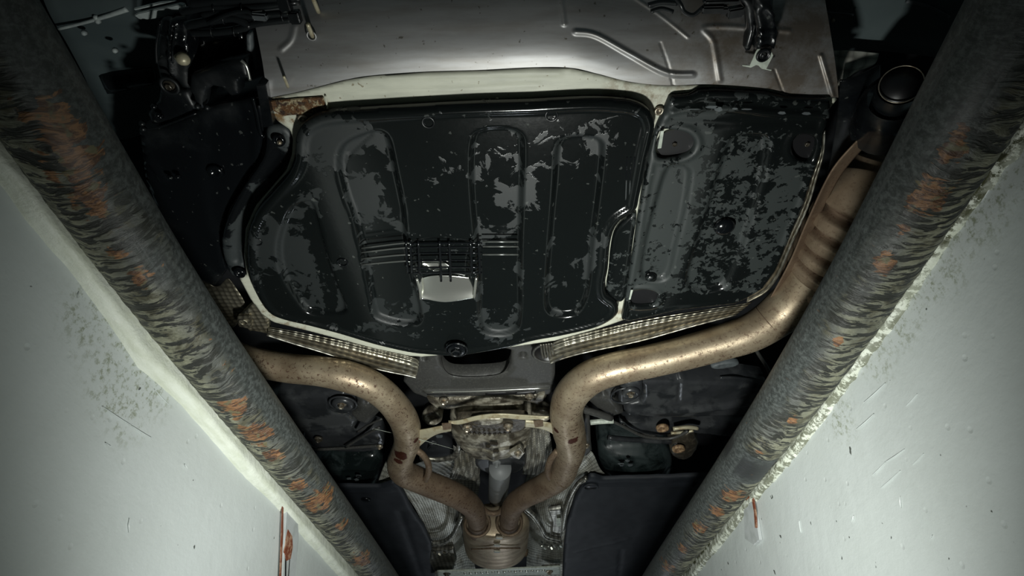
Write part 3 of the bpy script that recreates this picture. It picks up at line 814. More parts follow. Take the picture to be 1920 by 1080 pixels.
# --- dark plastic on the left: liner, box, brackets
t = thing('wheel_arch_liner', 'curved dusty black plastic strip hugging the left side of the spare wheel cover', 'liner', P(490, 330, .65))
plate('shell', [(500, 240), (520, 236), (537, 242), (547, 258), (545, 290), (532, 322), (505, 355), (476, 388), (458, 428), (454, 478), (458, 512), (438, 520), (424, 500), (415, 455), (428, 405), (458, 352), (490, 305), (498, 270)], .652, m_liner, t, cell=.0035, smooth_k=3,
      feats=[('line', [(520, 290), (470, 365), (446, 430), (445, 490)], .006, .012)])
washer(523, 263, .648, 12, m_dark, t, 'push_clip', .4, .5); washer(450, 511, .645, 11, m_dark, t, 'push_clip', .4, .5)
o = lathe('rivet', [(.004, -.001), (.003, .002), (.0005, .003)], P(524, 267, .640), m_bolt, t, 12)

t = thing('plastic_box', 'large dark glossy plastic housing filling the left, above the left rail', 'housing', P(380, 350, .67))
plate('casing', [(260, 243), (300, 238), (370, 210), (372, 206), (490, 182), (500, 240), (490, 300), (462, 350), (428, 405), (415, 455), (424, 510), (400, 540), (360, 520), (300, 420), (270, 330)], .668, m_dark, t, cell=.006, smooth_k=0, th=.10, edge=.004,
      feats=[('line', [(262, 243), (275, 300), (275, 340)], -.006, .004), ('line', [(285, 300), (307, 340)], -.007, .0035), ('pocket', [(380, 240), (470, 215), (470, 400), (400, 440)], .004, .01)])
tube('edge_bead', [(474, 182, .664), (482, 215, .664), (489, 250, .664), (496, 256, .664)], 4, m_dark, t, 10)
tube('edge_bead', [(262, 243, .665), (300, 238, .665), (368, 212, .665)], 2, m_dark, t, 8)
for a, b in ((288, 200), (296, 216), (300, 219), (266, 232), (268, 242), (370, 200), (388, 202), (318, 333), (333, 332)):
    lathe('snap_rivet', [(.004, -.003), (.0036, .001), (.002, .003), (.0003, .0034)], P(a, b, .657), m_dark, t, 10)
lathe('drain_plug', [(.012, -.003), (.011, .003), (.006, .004), (.005, .001), (.0003, .001)], P(404, 322, .668), m_dark, t, 16)

t = thing('catch_bracket', 'scalloped black plastic bracket with a shiny raised edge, left of the silver panel', 'bracket', P(410, 150, .665))
plate('body', [(357, 142), (405, 123), (460, 112), (468, 148), (447, 152), (448, 178), (432, 181), (415, 165), (398, 162), (385, 172), (380, 205), (368, 205), (362, 180), (355, 170)], .660, m_dark, t, cell=.003, smooth_k=0, th=.02, edge=.003)
tube('edge_bead', [(452, 113, .655), (462, 124, .655), (469, 150, .655)], 3, m_steelbr, t, 8)['label'] = 'glinting edge'
plate('inner_wall', [(372, 70), (420, 62), (458, 58), (462, 110), (400, 124), (360, 140), (355, 100)], .70, m_dark, t, cell=.006, smooth_k=0)
plate('grey_tab', [(460, 66), (470, 64), (474, 140), (463, 140)], .68, m_greyp, t, cell=.003, smooth_k=0)
prism('side_post', [(480, 160), (498, 158), (512, 236), (494, 240)], .63, .03, m_dark, t)

t = thing('bumper_support', 'upright black ribbed plastic support with a ring bolt and a pale plug, upper left', 'bracket', P(325, 110, .68))
plate('arm', [(300, 38), (350, 36), (352, 80), (357, 110), (352, 138), (355, 168), (340, 166), (330, 150), (300, 152), (292, 118), (294, 80)], .672, m_dark, t, cell=.003, smooth_k=0, th=.03, feats=[('line', [(326, 40), (322, 90), (324, 140)], -.008, .004), ('line', [(296, 60), (345, 75)], -.004, .003), ('line', [(297, 112), (350, 95)], -.004, .003)])
tube('edge_bead', [(300, 42, .664), (293, 85, .664), (294, 118, .664)], 2, m_dark, t, 8); tube('edge_bead', [(330, 50, .664), (324, 85, .664), (324, 118, .664)], 2, m_dark, t, 8)
ring(318, 161, .655, 15, 3, m_dark, t, 'bolt_ring'); bolt(318, 161, .660, 11, m_castdark, t)
lathe('plug', [(.008, 0), (.0085, .004), (.006, .009), (.001, .011)], P(345, 108, .665), m_cream, t, 16)['label'] = 'pale yellow plug'
lathe('plug', [(.004, 0), (.004, .003), (.001, .004)], P(334, 106, .665), m_cream, t, 12)['label'] = 'small pale plug'
plate('foot', [(300, 165), (352, 172), (368, 205), (330, 225), (285, 236), (276, 215), (296, 190)], .668, m_dark, t, cell=.004, smooth_k=0)

t = thing('bumper_shell', 'dark inner side of the rear bumper plastic, far upper left corner', 'bumper shell', P(200, 80, .76))
surf('shell', [[(60, -60, .74), (200, -60, .74), (330, -50, .74)], [(90, 20, .735), (200, 20, .735), (300, 10, .735)], [(130, 90, .76), (210, 75, .76), (300, 60, .76)], [(170, 170, .79), (230, 150, .79), (300, 140, .79)], [(200, 260, .82), (240, 260, .82), (300, 240, .82)]], m_shell, t, 60, 60)
tube('shell_flange', [(110, 54, .735), (160, 42, .735), (200, 30, .735), (238, 17, .735)], [3, 3, 4, 5], m_lightp, t, 8)
for a, b in ((157, 62), (215, 95), (183, 40), (180, 33)): lathe('rivet', [(.004, -.003), (.003, .002), (.0005, .003)], P(a, b, .735), m_lightp, t, 8)
plate('inner_rib', [(180, 138), (285, 128), (290, 160), (200, 180)], .78, m_dark, t, cell=.01, smooth_k=0)

t = thing('trim_rail', 'short stepped light grey plastic rail section at the top left', 'trim', P(295, 20, .69))
prism('strip', [(251, 29), (258, 25), (335, 8), (343, 10), (345, 18), (325, 24), (324, 30), (275, 37), (268, 35), (262, 37)], .688, .008, m_lightp, t)
prism('strip', [(250, 16), (300, 4), (330, 2), (300, 9), (252, 20)], .69, .005, m_lightp, t)


def loom(name, label, runs, ties, parent_at, group=None):
    t = thing(name, label, 'wiring', parent_at)
    for pts, r in runs: tube('cable', pts, r, m_wire, t, 10, 5)
    for a, b, r in ties: ring(a, b, .648, r, 1.3, m_dark, t, 'cable_tie', 16, (1, .2, .1))
    return t


t = loom('wiring_loom', 'bundle of black taped cables with ties crossing the top left of the silver panel',
         [([(340, 22, .650), (400, 12, .650), (470, 14, .650), (560, 2, .650)], 7), ([(350, 48, .650), (400, 38, .650), (440, 34, .650), (470, 50, .650)], 8), ([(360, 62, .650), (410, 60, .650), (450, 54, .650), (480, 44, .650), (550, 36, .650)], 7),
          ([(380, 28, .650), (430, 22, .650), (470, 30, .650), (520, 26, .650), (562, 24, .650)], 7), ([(355, 6, .650), (420, 0, .650), (560, -8, .650)], 9), ([(390, 44, .643), (430, 26, .643), (465, 22, .643), (478, 38, .643)], 4)],
         [(398, 58, 10), (420, 34, 10), (440, 58, 9), (495, 30, 10), (530, 28, 10), (455, 14, 10), (402, 14, 9)], P(450, 30, .650))
box('connector', P(487, 31, .643), (.018, .008, .008), m_greyp, t, (0, 0, .1)); box('connector', P(553, 32, .643), (.014, .014, .010), m_dark, t); box('connector', P(533, 4, .643), (.014, .020, .010), m_dark, t)

t = loom('plug_connector', 'black multi-plug connector block with a looped cable at the top right of the silver panel',
         [([(1262, -12, .650), (1276, 8, .643), (1283, 22, .643), (1300, 28, .643), (1318, 14, .643), (1330, 6, .643), (1360, 2, .643)], 4), ([(1215, 10, .655), (1240, 4, .655), (1270, 6, .655)], 5), ([(1220, 22, .655), (1240, 16, .655), (1262, 22, .655)], 4)], [], P(1340, 15, .650))
box('block', P(1336, 17, .640), (.026, .008, .010), m_dark, t); box('block', P(1357, 18, .640), (.010, .008, .011), m_dark, t); box('block', P(1378, 22, .642), (.018, .011, .012), m_dark, t, (0, 0, -.15)); box('block', P(1352, 2, .643), (.04, .006, .01), m_dark, t)

# --- upper right: bracket, clip, bumper inner
t = thing('bumper_support', 'black lattice plastic support arm ending in the white metal clip, upper right', 'bracket', P(1430, 50, .68))
plate('arm', [(1412, -30), (1452, -30), (1450, 10), (1456, 60), (1450, 92), (1416, 94), (1422, 60), (1416, 20)], .632, m_dark, t, cell=.003, smooth_k=0, th=.02, feats=[('line', [(1418, 18), (1425, 60), (1420, 92)], -.006, .003), ('line', [(1446, 10), (1454, 60), (1449, 92)], -.006, .003), ('line', [(1420, 0), (1450, 30)], -.004, .003), ('line', [(1448, -20), (1420, 20)], -.004, .003), ('line', [(1422, 60), (1454, 60)], -.004, .002), ('line', [(1420, 76), (1452, 78)], -.004, .002)])
plate('side_wing', [(1385, -10), (1416, 2), (1420, 60), (1408, 96), (1396, 98), (1405, 60), (1400, 20)], .640, m_dark, t, cell=.004, smooth_k=0)
t = thing('metal_clip', 'white metal clip with two feet holding a black round push pin', 'clip', P(1428, 112, .635))
prism('clip_plate', [(1418, 96), (1421, 92), (1432, 92), (1447, 98), (1450, 104), (1437, 129), (1447, 131), (1446, 133), (1428, 129), (1422, 123), (1418, 122), (1408, 127), (1392, 124), (1392, 122), (1406, 123), (1413, 108)], .628, .0015, m_clip, t, .0002)
lathe('push_pin', [(.0085, 0), (.008, .002), (.0065, .003), (.006, .001), (.003, .001), (.0028, .003), (.0003, .003)], P(1431, 103, .6275), m_dark, t, 20)

t = thing('bumper_shell', 'dark teal inner side of the rear bumper plastic at the upper right', 'bumper shell', P(1650, 60, .78))
surf('shell', [[(1440, -60, .74), (1600, -60, .74), (1860, -60, .74)], [(1470, 0, .745), (1640, 0, .745), (1860, 0, .745)], [(1500, 70, .76), (1640, 70, .76), (1800, 80, .76)], [(1520, 100, .80), (1640, 95, .80), (1780, 110, .80)]], m_shell, t, 50, 50)
plate('patch_plate', [(1515, 32), (1545, 28), (1562, 34), (1555, 46), (1516, 46)], .738, m_greyp, t, cell=.004, smooth_k=0)
tube('shell_flange', [(1700, 2, .742), (1740, 12, .742), (1780, 32, .742)], [4, 2.5, 2], m_greyp, t, 8); tube('shell_flange', [(1486, 64, .73), (1515, 68, .73), (1560, 68, .73)], 1.6, m_greyp, t, 8)
for a, b in ((1533, 24), (1472, 52), (1474, 60), (1562, 38)): lathe('rivet', [(.003, -.003), (.002, .002), (.0005, .003)], P(a, b, .732), m_bolt, t, 8)
tube('shell_flange', [(1530, 22, .735), (1560, 24, .735), (1600, 28, .735)], 2, m_greyp, t, 8)

# --- rear silencer on the right, tail pipe
t = thing('rear_silencer', 'brown steel rear silencer with pressed ribs, mostly hidden behind the right rail', 'silencer', P(1580, 440, .67))
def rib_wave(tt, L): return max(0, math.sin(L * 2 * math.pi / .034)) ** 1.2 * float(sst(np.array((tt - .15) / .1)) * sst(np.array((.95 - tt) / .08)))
def flute(tt, a, L): return 1 - .20 * rib_wave(tt, L)
tube('can', [(1665, 300, .70), (1648, 335, .69), (1630, 370, .675), (1606, 420, .67), (1580, 480, .67), (1552, 535, .675), (1528, 572, .68)], [55, 72, 80, 86, 88, 84, 62], m_exh, t, 48, 24, mod=flute, attrs={'burn_shade': lambda t_, a, L: .62 + .38 * min(1, 1.6 * rib_wave(t_, L)), 'under': lambda t_, a, L: .3 + .7 * rib_wave(t_, L)})  # grooves between the ribs darkened in the colour, shade painted in for relief
surf('seam_flange', [[(1625, 270, .672), (1575, 330, .672), (1530, 420, .672), (1495, 500, .672), (1450, 575, .672)], [(1612, 258, .66), (1560, 318, .66), (1515, 410, .66), (1480, 492, .66), (1440, 566, .66)]], m_exh, t, 60, 8, th=.002, attrs={'burn_shade': lambda x, y: x * 0 + 1.0, 'under': lambda x, y: x * 0 + .4})
t = thing('tail_pipe', 'short dark tail pipe with a thin bright rim, beside the top of the right rail', 'tail pipe', P(1690, 158, .6))
c0 = P(1690, 158, .600); dirv = (P(1655, 250, .70) - c0).normalized()
tube('pipe', [c0, c0 + dirv * .05, c0 + dirv * .12], [.0245, .0255, .027], m_dark, t, 36, 6, world=True, caps=False)
o = ring(1690, 158, .600, 35, 1.0, m_bolt, t, 'rim', 40, dirv); o['label'] = 'thin pale metal rim'
tube('liner', [c0 + dirv * .002, c0 + dirv * .11], [.0235, .024], m_black, t, 30, 4, world=True)
tube('outer_sleeve', [c0 + dirv * .035, c0 + dirv * .07, c0 + dirv * .14], [.031, .040, .045], m_dark, t, 30, 6, world=True, caps=False)
t = thing('silencer_shield', 'matt dark shell between side cover and tail pipe, right of the silver panel', 'shield', P(1600, 220, .72))
surf('shell', [[(1575, 150, .70), (1600, 145, .70), (1650, 120, .72)], [(1570, 210, .71), (1610, 190, .70), (1650, 170, .72)], [(1560, 280, .73), (1600, 260, .71), (1640, 250, .72)], [(1548, 340, .74), (1580, 330, .73), (1610, 320, .73)]], m_dark, t, 30, 30, th=.002)

# --- foil heat shields
def foilsheet(name, label, rows, mat, nu=90, nv=24, lipline=None, at=None, amp=.0018, cat_='heat shield'):
    t = thing(name, label, cat_, P(*rows[0][len(rows[0]) // 2]))
    dz = lambda x, y: np.array([mn.noise((a / 26, b / 26, 1.7)) for a, b in zip(x, y)]) * amp
    surf('sheet', rows, mat, t, nu, nv, disp=dz, th=.0012)
    if lipline: tube('rolled_edge', lipline, 1.8, m_foilpl, t, 8, 5)
    return t


foilsheet('heat_shield', 'narrow ribbed foil shield between side cover and silencer, running down its right edge',
          [[(1536, 262, .634), (1534, 290, .634), (1518, 330, .634), (1500, 385, .634), (1470, 448, .634), (1442, 500, .634), (1405, 535, .634)], [(1546, 245, .640), (1543, 290, .640), (1530, 335, .640), (1514, 388, .640), (1486, 452, .640), (1461, 512, .640), (1436, 546, .640), (1400, 566, .640)]],
          m_foilrow, 120, 10, [(1546, 245, .640), (1543, 290, .640), (1530, 335, .640), (1514, 388, .640), (1486, 452, .640), (1461, 512, .640), (1436, 546, .640), (1400, 566, .640)])
foilsheet('heat_shield', 'long curved ribbed foil shield above the right exhaust pipe',
          [[(1022, 650, .655), (1040, 640, .655), (1080, 628, .655), (1200, 600, .655), (1330, 579, .655), (1410, 566, .655)], [(1026, 664, .648), (1045, 655, .645), (1090, 642, .645), (1200, 615, .645), (1310, 592, .645), (1395, 578, .650)], [(1032, 681, .650), (1052, 673, .655), (1100, 660, .655), (1200, 639, .655), (1300, 611, .655), (1380, 590, .655)]],
          m_foilrow, 140, 26, [(1032, 681, .650), (1052, 673, .655), (1100, 660, .655), (1200, 639, .655), (1300, 611, .655), (1380, 590, .655)])
foilsheet('heat_shield', 'long tapering ribbed foil shield above the left exhaust pipe',
          [[(503, 612, .655), (560, 622, .655), (640, 638, .655), (700, 652, .655), (770, 668, .655), (786, 676, .655)], [(502, 620, .645), (560, 632, .645), (640, 652, .645), (700, 668, .645), (760, 684, .645), (784, 692, .648)], [(500, 628, .655), (540, 641, .655), (600, 659, .655), (700, 690, .655), (760, 703, .655), (780, 708, .655)]],
          m_foilrow, 140, 26, [(500, 628, .655), (540, 641, .655), (600, 659, .655), (700, 690, .655), (760, 703, .655), (780, 708, .655)])
foilsheet('heat_shield', 'torn piece of dimpled foil shield beside the left rail, at the box bracket',
          [[(345, 490, .675), (375, 515, .675), (398, 535, .675), (412, 535, .675), (428, 522, .675), (446, 545, .675)], [(370, 560, .67), (400, 575, .67), (420, 580, .67), (450, 565, .67), (460, 572, .67)], [(395, 610, .675), (420, 615, .675), (440, 612, .675), (450, 595, .675)]], m_foildk, 60, 26)
foilsheet('heat_shield', 'small dimpled foil piece at the upper right behind the silencer shell',
          [[(1560, 95, .74), (1600, 95, .74), (1648, 100, .74)], [(1558, 120, .73), (1595, 125, .73), (1640, 120, .73)], [(1568, 165, .72), (1585, 150, .72), (1615, 130, .72)]], m_foil, 40, 20)

t = thing('shield_bracket', 'small sooty sheet-metal box bracket joining the two foil shields on the left', 'bracket', P(475, 605, .65))
plate('panel', [(444, 600), (477, 567), (492, 580), (503, 598), (503, 628), (474, 622), (445, 612)], .648, m_foildk, t, cell=.003, smooth_k=0, feats=[('line', [(470, 570), (462, 600), (470, 620)], -.003, .004)])
prism('box_end', [(444, 595), (469, 593), (471, 617), (447, 613)], .640, .010, m_foildk, t, .0015); ring(456, 604, .639, 7, 1.3, m_foildk, t, 'hole_rim')
# right grommet
t = thing('shield_mount', 'round black rubber mount with a bright ribbed foil insert below the spare wheel cover', 'mount', P(1030, 662, .66))
lathe('cup', [(.034, -.004), (.0345, 0), (.031, .004), (.027, .003), (.024, -.004), (.0005, -.006)], P(1027, 661, .655), m_black, t, 36)
ring(1028, 662, .652, 28, 2.4, m_sub, t, 'rim', 36)
for k in range(5): tube('foil_fold', [(1014 + 5 * k, 645 - k * .6, .646), (1016 + 5 * k, 660 - k, .645), (1019 + 5 * k, 672 - 2 * k, .647)], 2.2, m_foilpl, t, 8, 4)

# --- exhaust pipes: one welded system
t = thing('exhaust_system', 'brown twin exhaust, two bent pipes joining in the round-cornered centre silencer low in the middle', 'exhaust', P(925, 1000, .62))
hp = .625


def heat(tt, a, L): return 1 - abs(1 - 2 * tt) if False else 0


def pipe(name, pts, rad, h0, label, hot_from=.5):
    def ht(tt, a, L): return float(sst(np.array((tt - hot_from) / .36 + .22)))
    def un(tt, a, L): return float(sst(np.array((.45 - math.sin(a)) / 1.2)) * .6 + .4 * float(math.cos(a) < -.2))
    o = tube(name, pts, rad, m_exh, t, 40, 14, attrs={'burn_shade': ht, 'under': un}); o['label'] = label
    sp = [(P(a, b, .59), r) for a, b, r in ((752, 852, .017), (748, 862, .012), (1071, 819, .017), (1043, 806, .008), (1069, 847, .009), (1066, 862, .008), (1062, 874, .008), (1062, 765, .007), (782, 828, .009), (1060, 895, .008), (757, 846, .01))]
    attr(o, 'spot', [max(max(0.0, 1 - (v_.co - p).length / (r * 2.1)) for p, r in sp) for v_ in o.data.vertices])
    return o


pl = pipe('pipe', [(380, 640, .64), (430, 663, .635), (480, 679, .63), (540, 690, .628), (600, 696, .625), (650, 706, .622), (696, 723, .62), (732, 751, .618), (758, 789, .616), (764, 825, .615), (756, 850, .615), (750, 868, .615), (757, 886, .615), (790, 902, .618), (833, 919, .62), (868, 936, .622), (889, 956, .628), (895, 980, .635), (895, 996, .64)],
          [27, 27, 27, 27.5, 28, 29, 28, 27, 27, 25, 23.5, 24, 24, 23, 23, 22, 20, 18, 17], hp, 'left pipe, pale and glossy at first, dark brown after its elbow', .42)
pr = pipe('pipe', [(1530, 520, .66), (1500, 553, .655), (1472, 580, .65), (1440, 605, .64), (1400, 627, .632), (1350, 643, .63), (1290, 660, .628), (1220, 677, .625), (1150, 692, .622), (1105, 709, .62), (1073, 738, .618), (1062, 770, .616), (1066, 805, .616), (1071, 835, .616), (1062, 868, .616), (1050, 892, .616), (1020, 912, .618), (985, 930, .62), (963, 948, .624), (955, 975, .632), (955, 992, .64)],
          [48, 42, 40, 37, 35, 33, 32, 31, 31, 32, 32, 31, 31, 28, 25, 25, 23, 21, 20, 18, 17], hp, 'right pipe, pale and glossy at first, dark brown below its bend', .50)
ring(1442, 603, .6405, 35.5, 1.2, m_exh, t, 'weld_seam', 36, (P(1472, 580, .65) - P(1420, 618, .636)))
ring(757, 886, .616, 24, 1.3, m_exh, t, 'weld_seam', 36, (1, .5, 0)); ring(1052, 888, .616, 25, 1.3, m_exh, t, 'weld_seam', 36, (.8, -.6, 0))
tube('brace_rod', [(778, 842, .612), (792, 852, .606), (803, 870, .602), (803, 888, .604), (797, 900, .61)], 6, m_exh, t, 12, 6, attrs={'burn_shade': lambda *a: .9, 'under': lambda *a: .6})
tube('brace_rod', [(1045, 845, .612), (1032, 862, .606), (1027, 882, .604), (1032, 896, .606), (1045, 900, .61)], 6, m_exh, t, 12, 6, attrs={'burn_shade': lambda *a: .9, 'under': lambda *a: .6})
# centre silencer body with pressed ribs
c1 = P(930, 975, .66); c2 = P(930, 1038, .66)
def can(tt, a, L): return 1 - .012 * (math.sin(L * 2 * math.pi / .045) > .55)
pp = [c1.lerp(c2, u) for u in (-.02, .0, .06, .2, .4, .6, .8, .93, 1.0, 1.02)]
o = tube('centre_silencer', pp, [.088, .106, .115, .118, .119, .119, .118, .114, .102, .08], m_exh, t, 64, 10, flat=.55, world=True, mod=can, attrs={'burn_shade': lambda *a: .12, 'under': lambda *a: .1}); o['label'] = 'rounded grey-brown silencer body with cross ribs'
ring(895, 983, .632, 23, 3, m_exh, t, 'pipe_collar', 30, (0, 1, -.1)); ring(955, 981, .632, 23, 3, m_exh, t, 'pipe_collar', 30, (0, 1, -.1))
tube('lower_saddle', [(903, 950, .64), (913, 960, .632), (925, 963, .63), (937, 960, .632), (946, 950, .64)], 5, m_exh, t, 12, 5, attrs={'burn_shade': lambda *a: .9, 'under': lambda *a: .6})
for a, b in ((883, 1042), (983, 1040), (920, 1057), (951, 1056)): lathe('outlet_stub', [(.016, -.02), (.015, 0), (.010, .006), (.0005, .008)], P(a, b, .66), m_exh, t, 14, (0, .4, -.9))
for a, b in ((936, 1008), (932, 1022), (932, 1034)): box('clamp', P(a, b, .590), (.022, .016, .006), m_steelbr, t, (0, 0, .2), .0015)['label'] = 'shiny clamp tab'
tube('clamp_band', [(884, 1030, .606), (905, 1029, .594), (930, 1028, .588), (955, 1028, .593), (975, 1028, .605)], 1.5, m_exh, t, 8, 6, attrs={'burn_shade': lambda *a: .8, 'under': lambda *a: 1})

t = thing('exhaust_hanger', 'cream-coloured metal hanger bar slung between the two exhaust pipes', 'hanger', P(935, 785, .60))
surf('bar', [[(841, 789, .606), (862, 787, .603), (900, 778, .601), (940, 775, .600), (985, 778, .601), (1029, 780, .604)], [(841, 793, .600), (862, 795, .598), (900, 786, .596), (940, 783, .596), (985, 786, .597), (1028, 784, .600)]], m_cream, t, 60, 8, th=.004)
for s, pts in ((-1, [[(845, 796, .606), (822, 799, .607), (803, 803, .608), (786, 806, .610)], [(846, 801, .602), (822, 806, .603), (802, 812, .604), (784, 820, .606)], [(846, 807, .604), (822, 812, .606), (803, 822, .606), (784, 838, .608)]]),
               (1, [[(985, 787, .606), (1010, 789, .606), (1030, 792, .608), (1046, 797, .610)], [(985, 792, .602), (1010, 795, .602), (1031, 800, .604), (1047, 806, .606)], [(984, 799, .604), (1010, 802, .605), (1031, 809, .606), (1048, 822, .608)]])):
    surf('arm', pts, m_cast if False else m_cream, t, 30, 18, th=.004)
for a, b in ((838, 801), (1010, 796)): prism('gusset', [(a - 10, b - 6), (a + 8, b - 7), (a + 9, b + 4), (a - 7, b + 6)], .598, .003, m_exh, t)
for a, b, r in ((783, 827, 7), (1046, 812, 8), (1040, 808, 6)): lathe('weld_bead', [(r * .0011, 0), (r * .001, .003), (.0003, .006)], P(a, b, .606), m_rust, t, 10)

# --- rear axle carrier
t = thing('axle_carrier', 'grey painted axle cross-member with a long slot, just below the spare wheel cover', 'cross-member', P(900, 700, .69))
plate('plate', [(776, 690), (790, 668), (850, 655), (1000, 640), (1040, 640), (1041, 700), (1038, 735), (1030, 741), (930, 743), (800, 747), (775, 738), (756, 716)], .69, m_sub, t, cell=.004, smooth_k=0, th=.03,
      holes=[(3, [(824, 664), (850, 658), (950, 655), (958, 668), (956, 688), (940, 702), (860, 707), (838, 700), (827, 686)]), (2, [(795 + 5 * math.cos(q), 673 + 5 * math.sin(q)) for q in np.linspace(0, 6.28, 9)[:-1]]), (2, [(981 + 5.5 * math.cos(q), 666 + 5.5 * math.sin(q)) for q in np.linspace(0, 6.28, 9)[:-1]])],
      feats=[('line', [(800, 733), (900, 732), (1030, 726)], -.008, .010), ('line', [(822, 690), (850, 707), (940, 704), (962, 688)], .003, .008)])
surf('slot_wall', [[(828, 672, .69), (835, 695, .69), (860, 706, .69), (935, 702, .69), (955, 680, .69)], [(828, 666, .75), (835, 685, .75), (860, 692, .75), (935, 690, .75), (955, 674, .75)]], m_black, t, 40, 6)
tube('lower_bead', [(798, 735, .685), (900, 733, .685), (1030, 727, .685)], 1.8, m_steelbr, t, 8, 4)['label'] = 'lower edge, its highlight put in as a bright bead'  # polished bead paints in the flange's highlight line
for a, w_ in ((826, 26), (858, 22), (940, 30), (985, 20)): plate('drain_slot', [(a - w_, 738), (a + w_, 735), (a + w_, 741), (a - w_, 743)], .684, m_black, t, cell=.004, smooth_k=0, th=.002)

t = thing('axle_bridge', 'oily cast alloy bridge piece with two bolts directly under the cross-member', 'casting', P(910, 752, .70))
plate('casting', [(800, 746), (850, 744), (940, 741), (1022, 736), (1016, 755), (1003, 757), (980, 750), (930, 757), (870, 760), (840, 766), (815, 760)], .692, m_cast, t, cell=.003, smooth_k=2, th=.04, feats=[('dome', .010, .008)], noise_amp=.0012)
bolt(832, 752, .682, 9, m_bolt, t); bolt(993, 744, .682, 9, m_bolt, t)
for a in ([(800, 746), (812, 748), (824, 762), (820, 767), (806, 756)], [(1008, 742), (1022, 738), (1018, 752), (1006, 756), (1000, 753)]): prism('ear', a, .682, .012, m_cast, t, .002)

t = thing('differential', 'oily cast differential housing between the exhaust bends, its front plate soaked in oil', 'gearbox', P(920, 810, .66))
plate('rear_hump', [(845, 778), (860, 768), (900, 760), (940, 758), (975, 760), (985, 772), (980, 790), (900, 792), (850, 792)], .69, m_cast, t, cell=.0035, smooth_k=3, th=.06, feats=[('dome', .022, .02)], noise_amp=.001)
plate('housing', [(846, 800), (870, 790), (980, 790), (997, 795), (993, 820), (985, 840), (958, 856), (920, 859), (885, 856), (862, 838), (850, 820)], .675, m_cast, t, cell=.0035, smooth_k=3, th=.09, feats=[('dome', .028, .03), ('line', [(925, 800), (925, 855)], -.006, .02), ('line', [(870, 830), (980, 822)], .005, .01), ('line', [(955, 835), (985, 832)], -.006, .008)], noise_amp=.0018)
plate('cover_plate', [(856, 789), (880, 787), (930, 785), (985, 786), (988, 800), (975, 810), (940, 815), (900, 816), (872, 811), (860, 800)], .640, m_castdark, t, cell=.003, smooth_k=3, th=.02, feats=[('pocket', [(888, 790), (940, 788), (940, 796), (915, 801), (890, 797)], -.006, .006)], noise_amp=.001)['label'] = 'oil-black front plate'
o = plate('cast_window', [(886, 789), (938, 787), (940, 795), (915, 799), (890, 797)], .631, m_cast, t, cell=.003, smooth_k=3, th=.01)
bolt(876, 803, .634, 9.5, m_bolt, t); bolt(953, 801, .634, 9.5, m_bolt, t)
for k in range(9): lathe('gasket_bead', [(.0035, -.003), (.003, .002), (.001, .004)], P(880 + 9.5 * k, 815 - abs(k - 4) * .7, .634), m_castdark, t, 8)
for a, b, w_, h_ in ((926, 832, .020, .010), (930, 846, .016, .008), (915, 838, .012, .012)): box('rib_lug', P(a, b, .634), (w_, h_, .01), m_castdark, t, (0, 0, .2))
prism('mount_ear', [(955, 850), (975, 838), (984, 850), (974, 862), (962, 858)], .63, .012, m_cast, t, .002); bolt(971, 851, .628, 7, m_bolt, t)
for a, b, r in ((810, 782, 20), (1016, 776, 20)): lathe('output_flange', [(r * .0013, -.03), (r * .0013, 0), (r * .0011, .006), (r * .0008, .007), (r * .0007, .002), (.0004, .002)], P(a, b, .68), m_cast, t, 28, (0, -.3, -.9))
t = thing('drive_shaft', 'plain grey round drive shaft running forward from a dark flange, above the pipe fork', 'shaft', P(932, 900, .7))
lathe('flange', [(.045, -.03), (.047, 0), (.040, .010), (.02, .012), (.0005, .012)], P(934, 872, .70), m_arm, t, 30, (0, -.25, -.97))
plate('flange_plate', [(895, 862), (930, 858), (975, 862), (985, 872), (965, 888), (915, 888), (893, 875)], .69, m_arm, t, cell=.004, smooth_k=3, th=.03)
bolt(931, 868, .682, 8, m_shaft, t, tall=.9)
pA, pB = P(937, 880, .70), P(932, 930, .72)
tube('shaft', [P(938, 878, .68), P(936, 900, .70), P(934, 921, .72), P(933, 932, .74)], [.033, .033, .033, .033], m_shaft, t, 30, 6, world=True)

# --- tunnel foil
foilsheet('tunnel_shield', 'bright dimpled foil lining of the tunnel on the left, below the left exhaust elbow',
          [[(712, 905, .70), (706, 912, .70), (726, 862, .72), (740, 880, .72), (800, 862, .74), (850, 852, .76), (868, 858, .79)], [(738, 906, .69), (745, 907, .69), (770, 910, .70), (820, 905, .72), (860, 895, .75), (900, 895, .80)], [(775, 948, .685), (790, 945, .69), (820, 950, .70), (850, 960, .72), (885, 965, .78)], [(800, 1000, .69), (820, 1000, .69), (845, 1000, .69), (862, 985, .71), (880, 985, .76)], [(815, 1050, .69), (830, 1045, .69), (850, 1040, .69), (868, 1030, .72), (885, 1030, .76)], [(822, 1110, .69), (840, 1110, .69), (860, 1110, .70), (880, 1110, .72), (900, 1110, .76)]], m_foil, 120, 100, amp=.0012)
foilsheet('tunnel_shield', 'bright dimpled foil tunnel lining on the right, with a raised point beside the right pipe',
          [[(1140, 893, .70), (1125, 878, .70), (1108, 846, .71), (1085, 862, .72), (1050, 870, .74), (1020, 868, .77), (1002, 866, .80)], [(1104, 897, .69), (1085, 895, .69), (1070, 900, .70), (1040, 905, .72), (1010, 905, .76), (985, 900, .81)], [(1076, 935, .685), (1060, 935, .69), (1040, 940, .69), (1010, 950, .72), (980, 950, .79)], [(1062, 985, .69), (1045, 985, .69), (1025, 985, .69), (1000, 975, .72), (985, 975, .78)], [(1056, 1035, .69), (1040, 1035, .69), (1020, 1030, .70), (1000, 1025, .73), (988, 1020, .77)], [(1054, 1110, .69), (1040, 1110, .69), (1020, 1110, .70), (1000, 1110, .73), (985, 1110, .77)]], m_foil, 120, 100, amp=.0012)


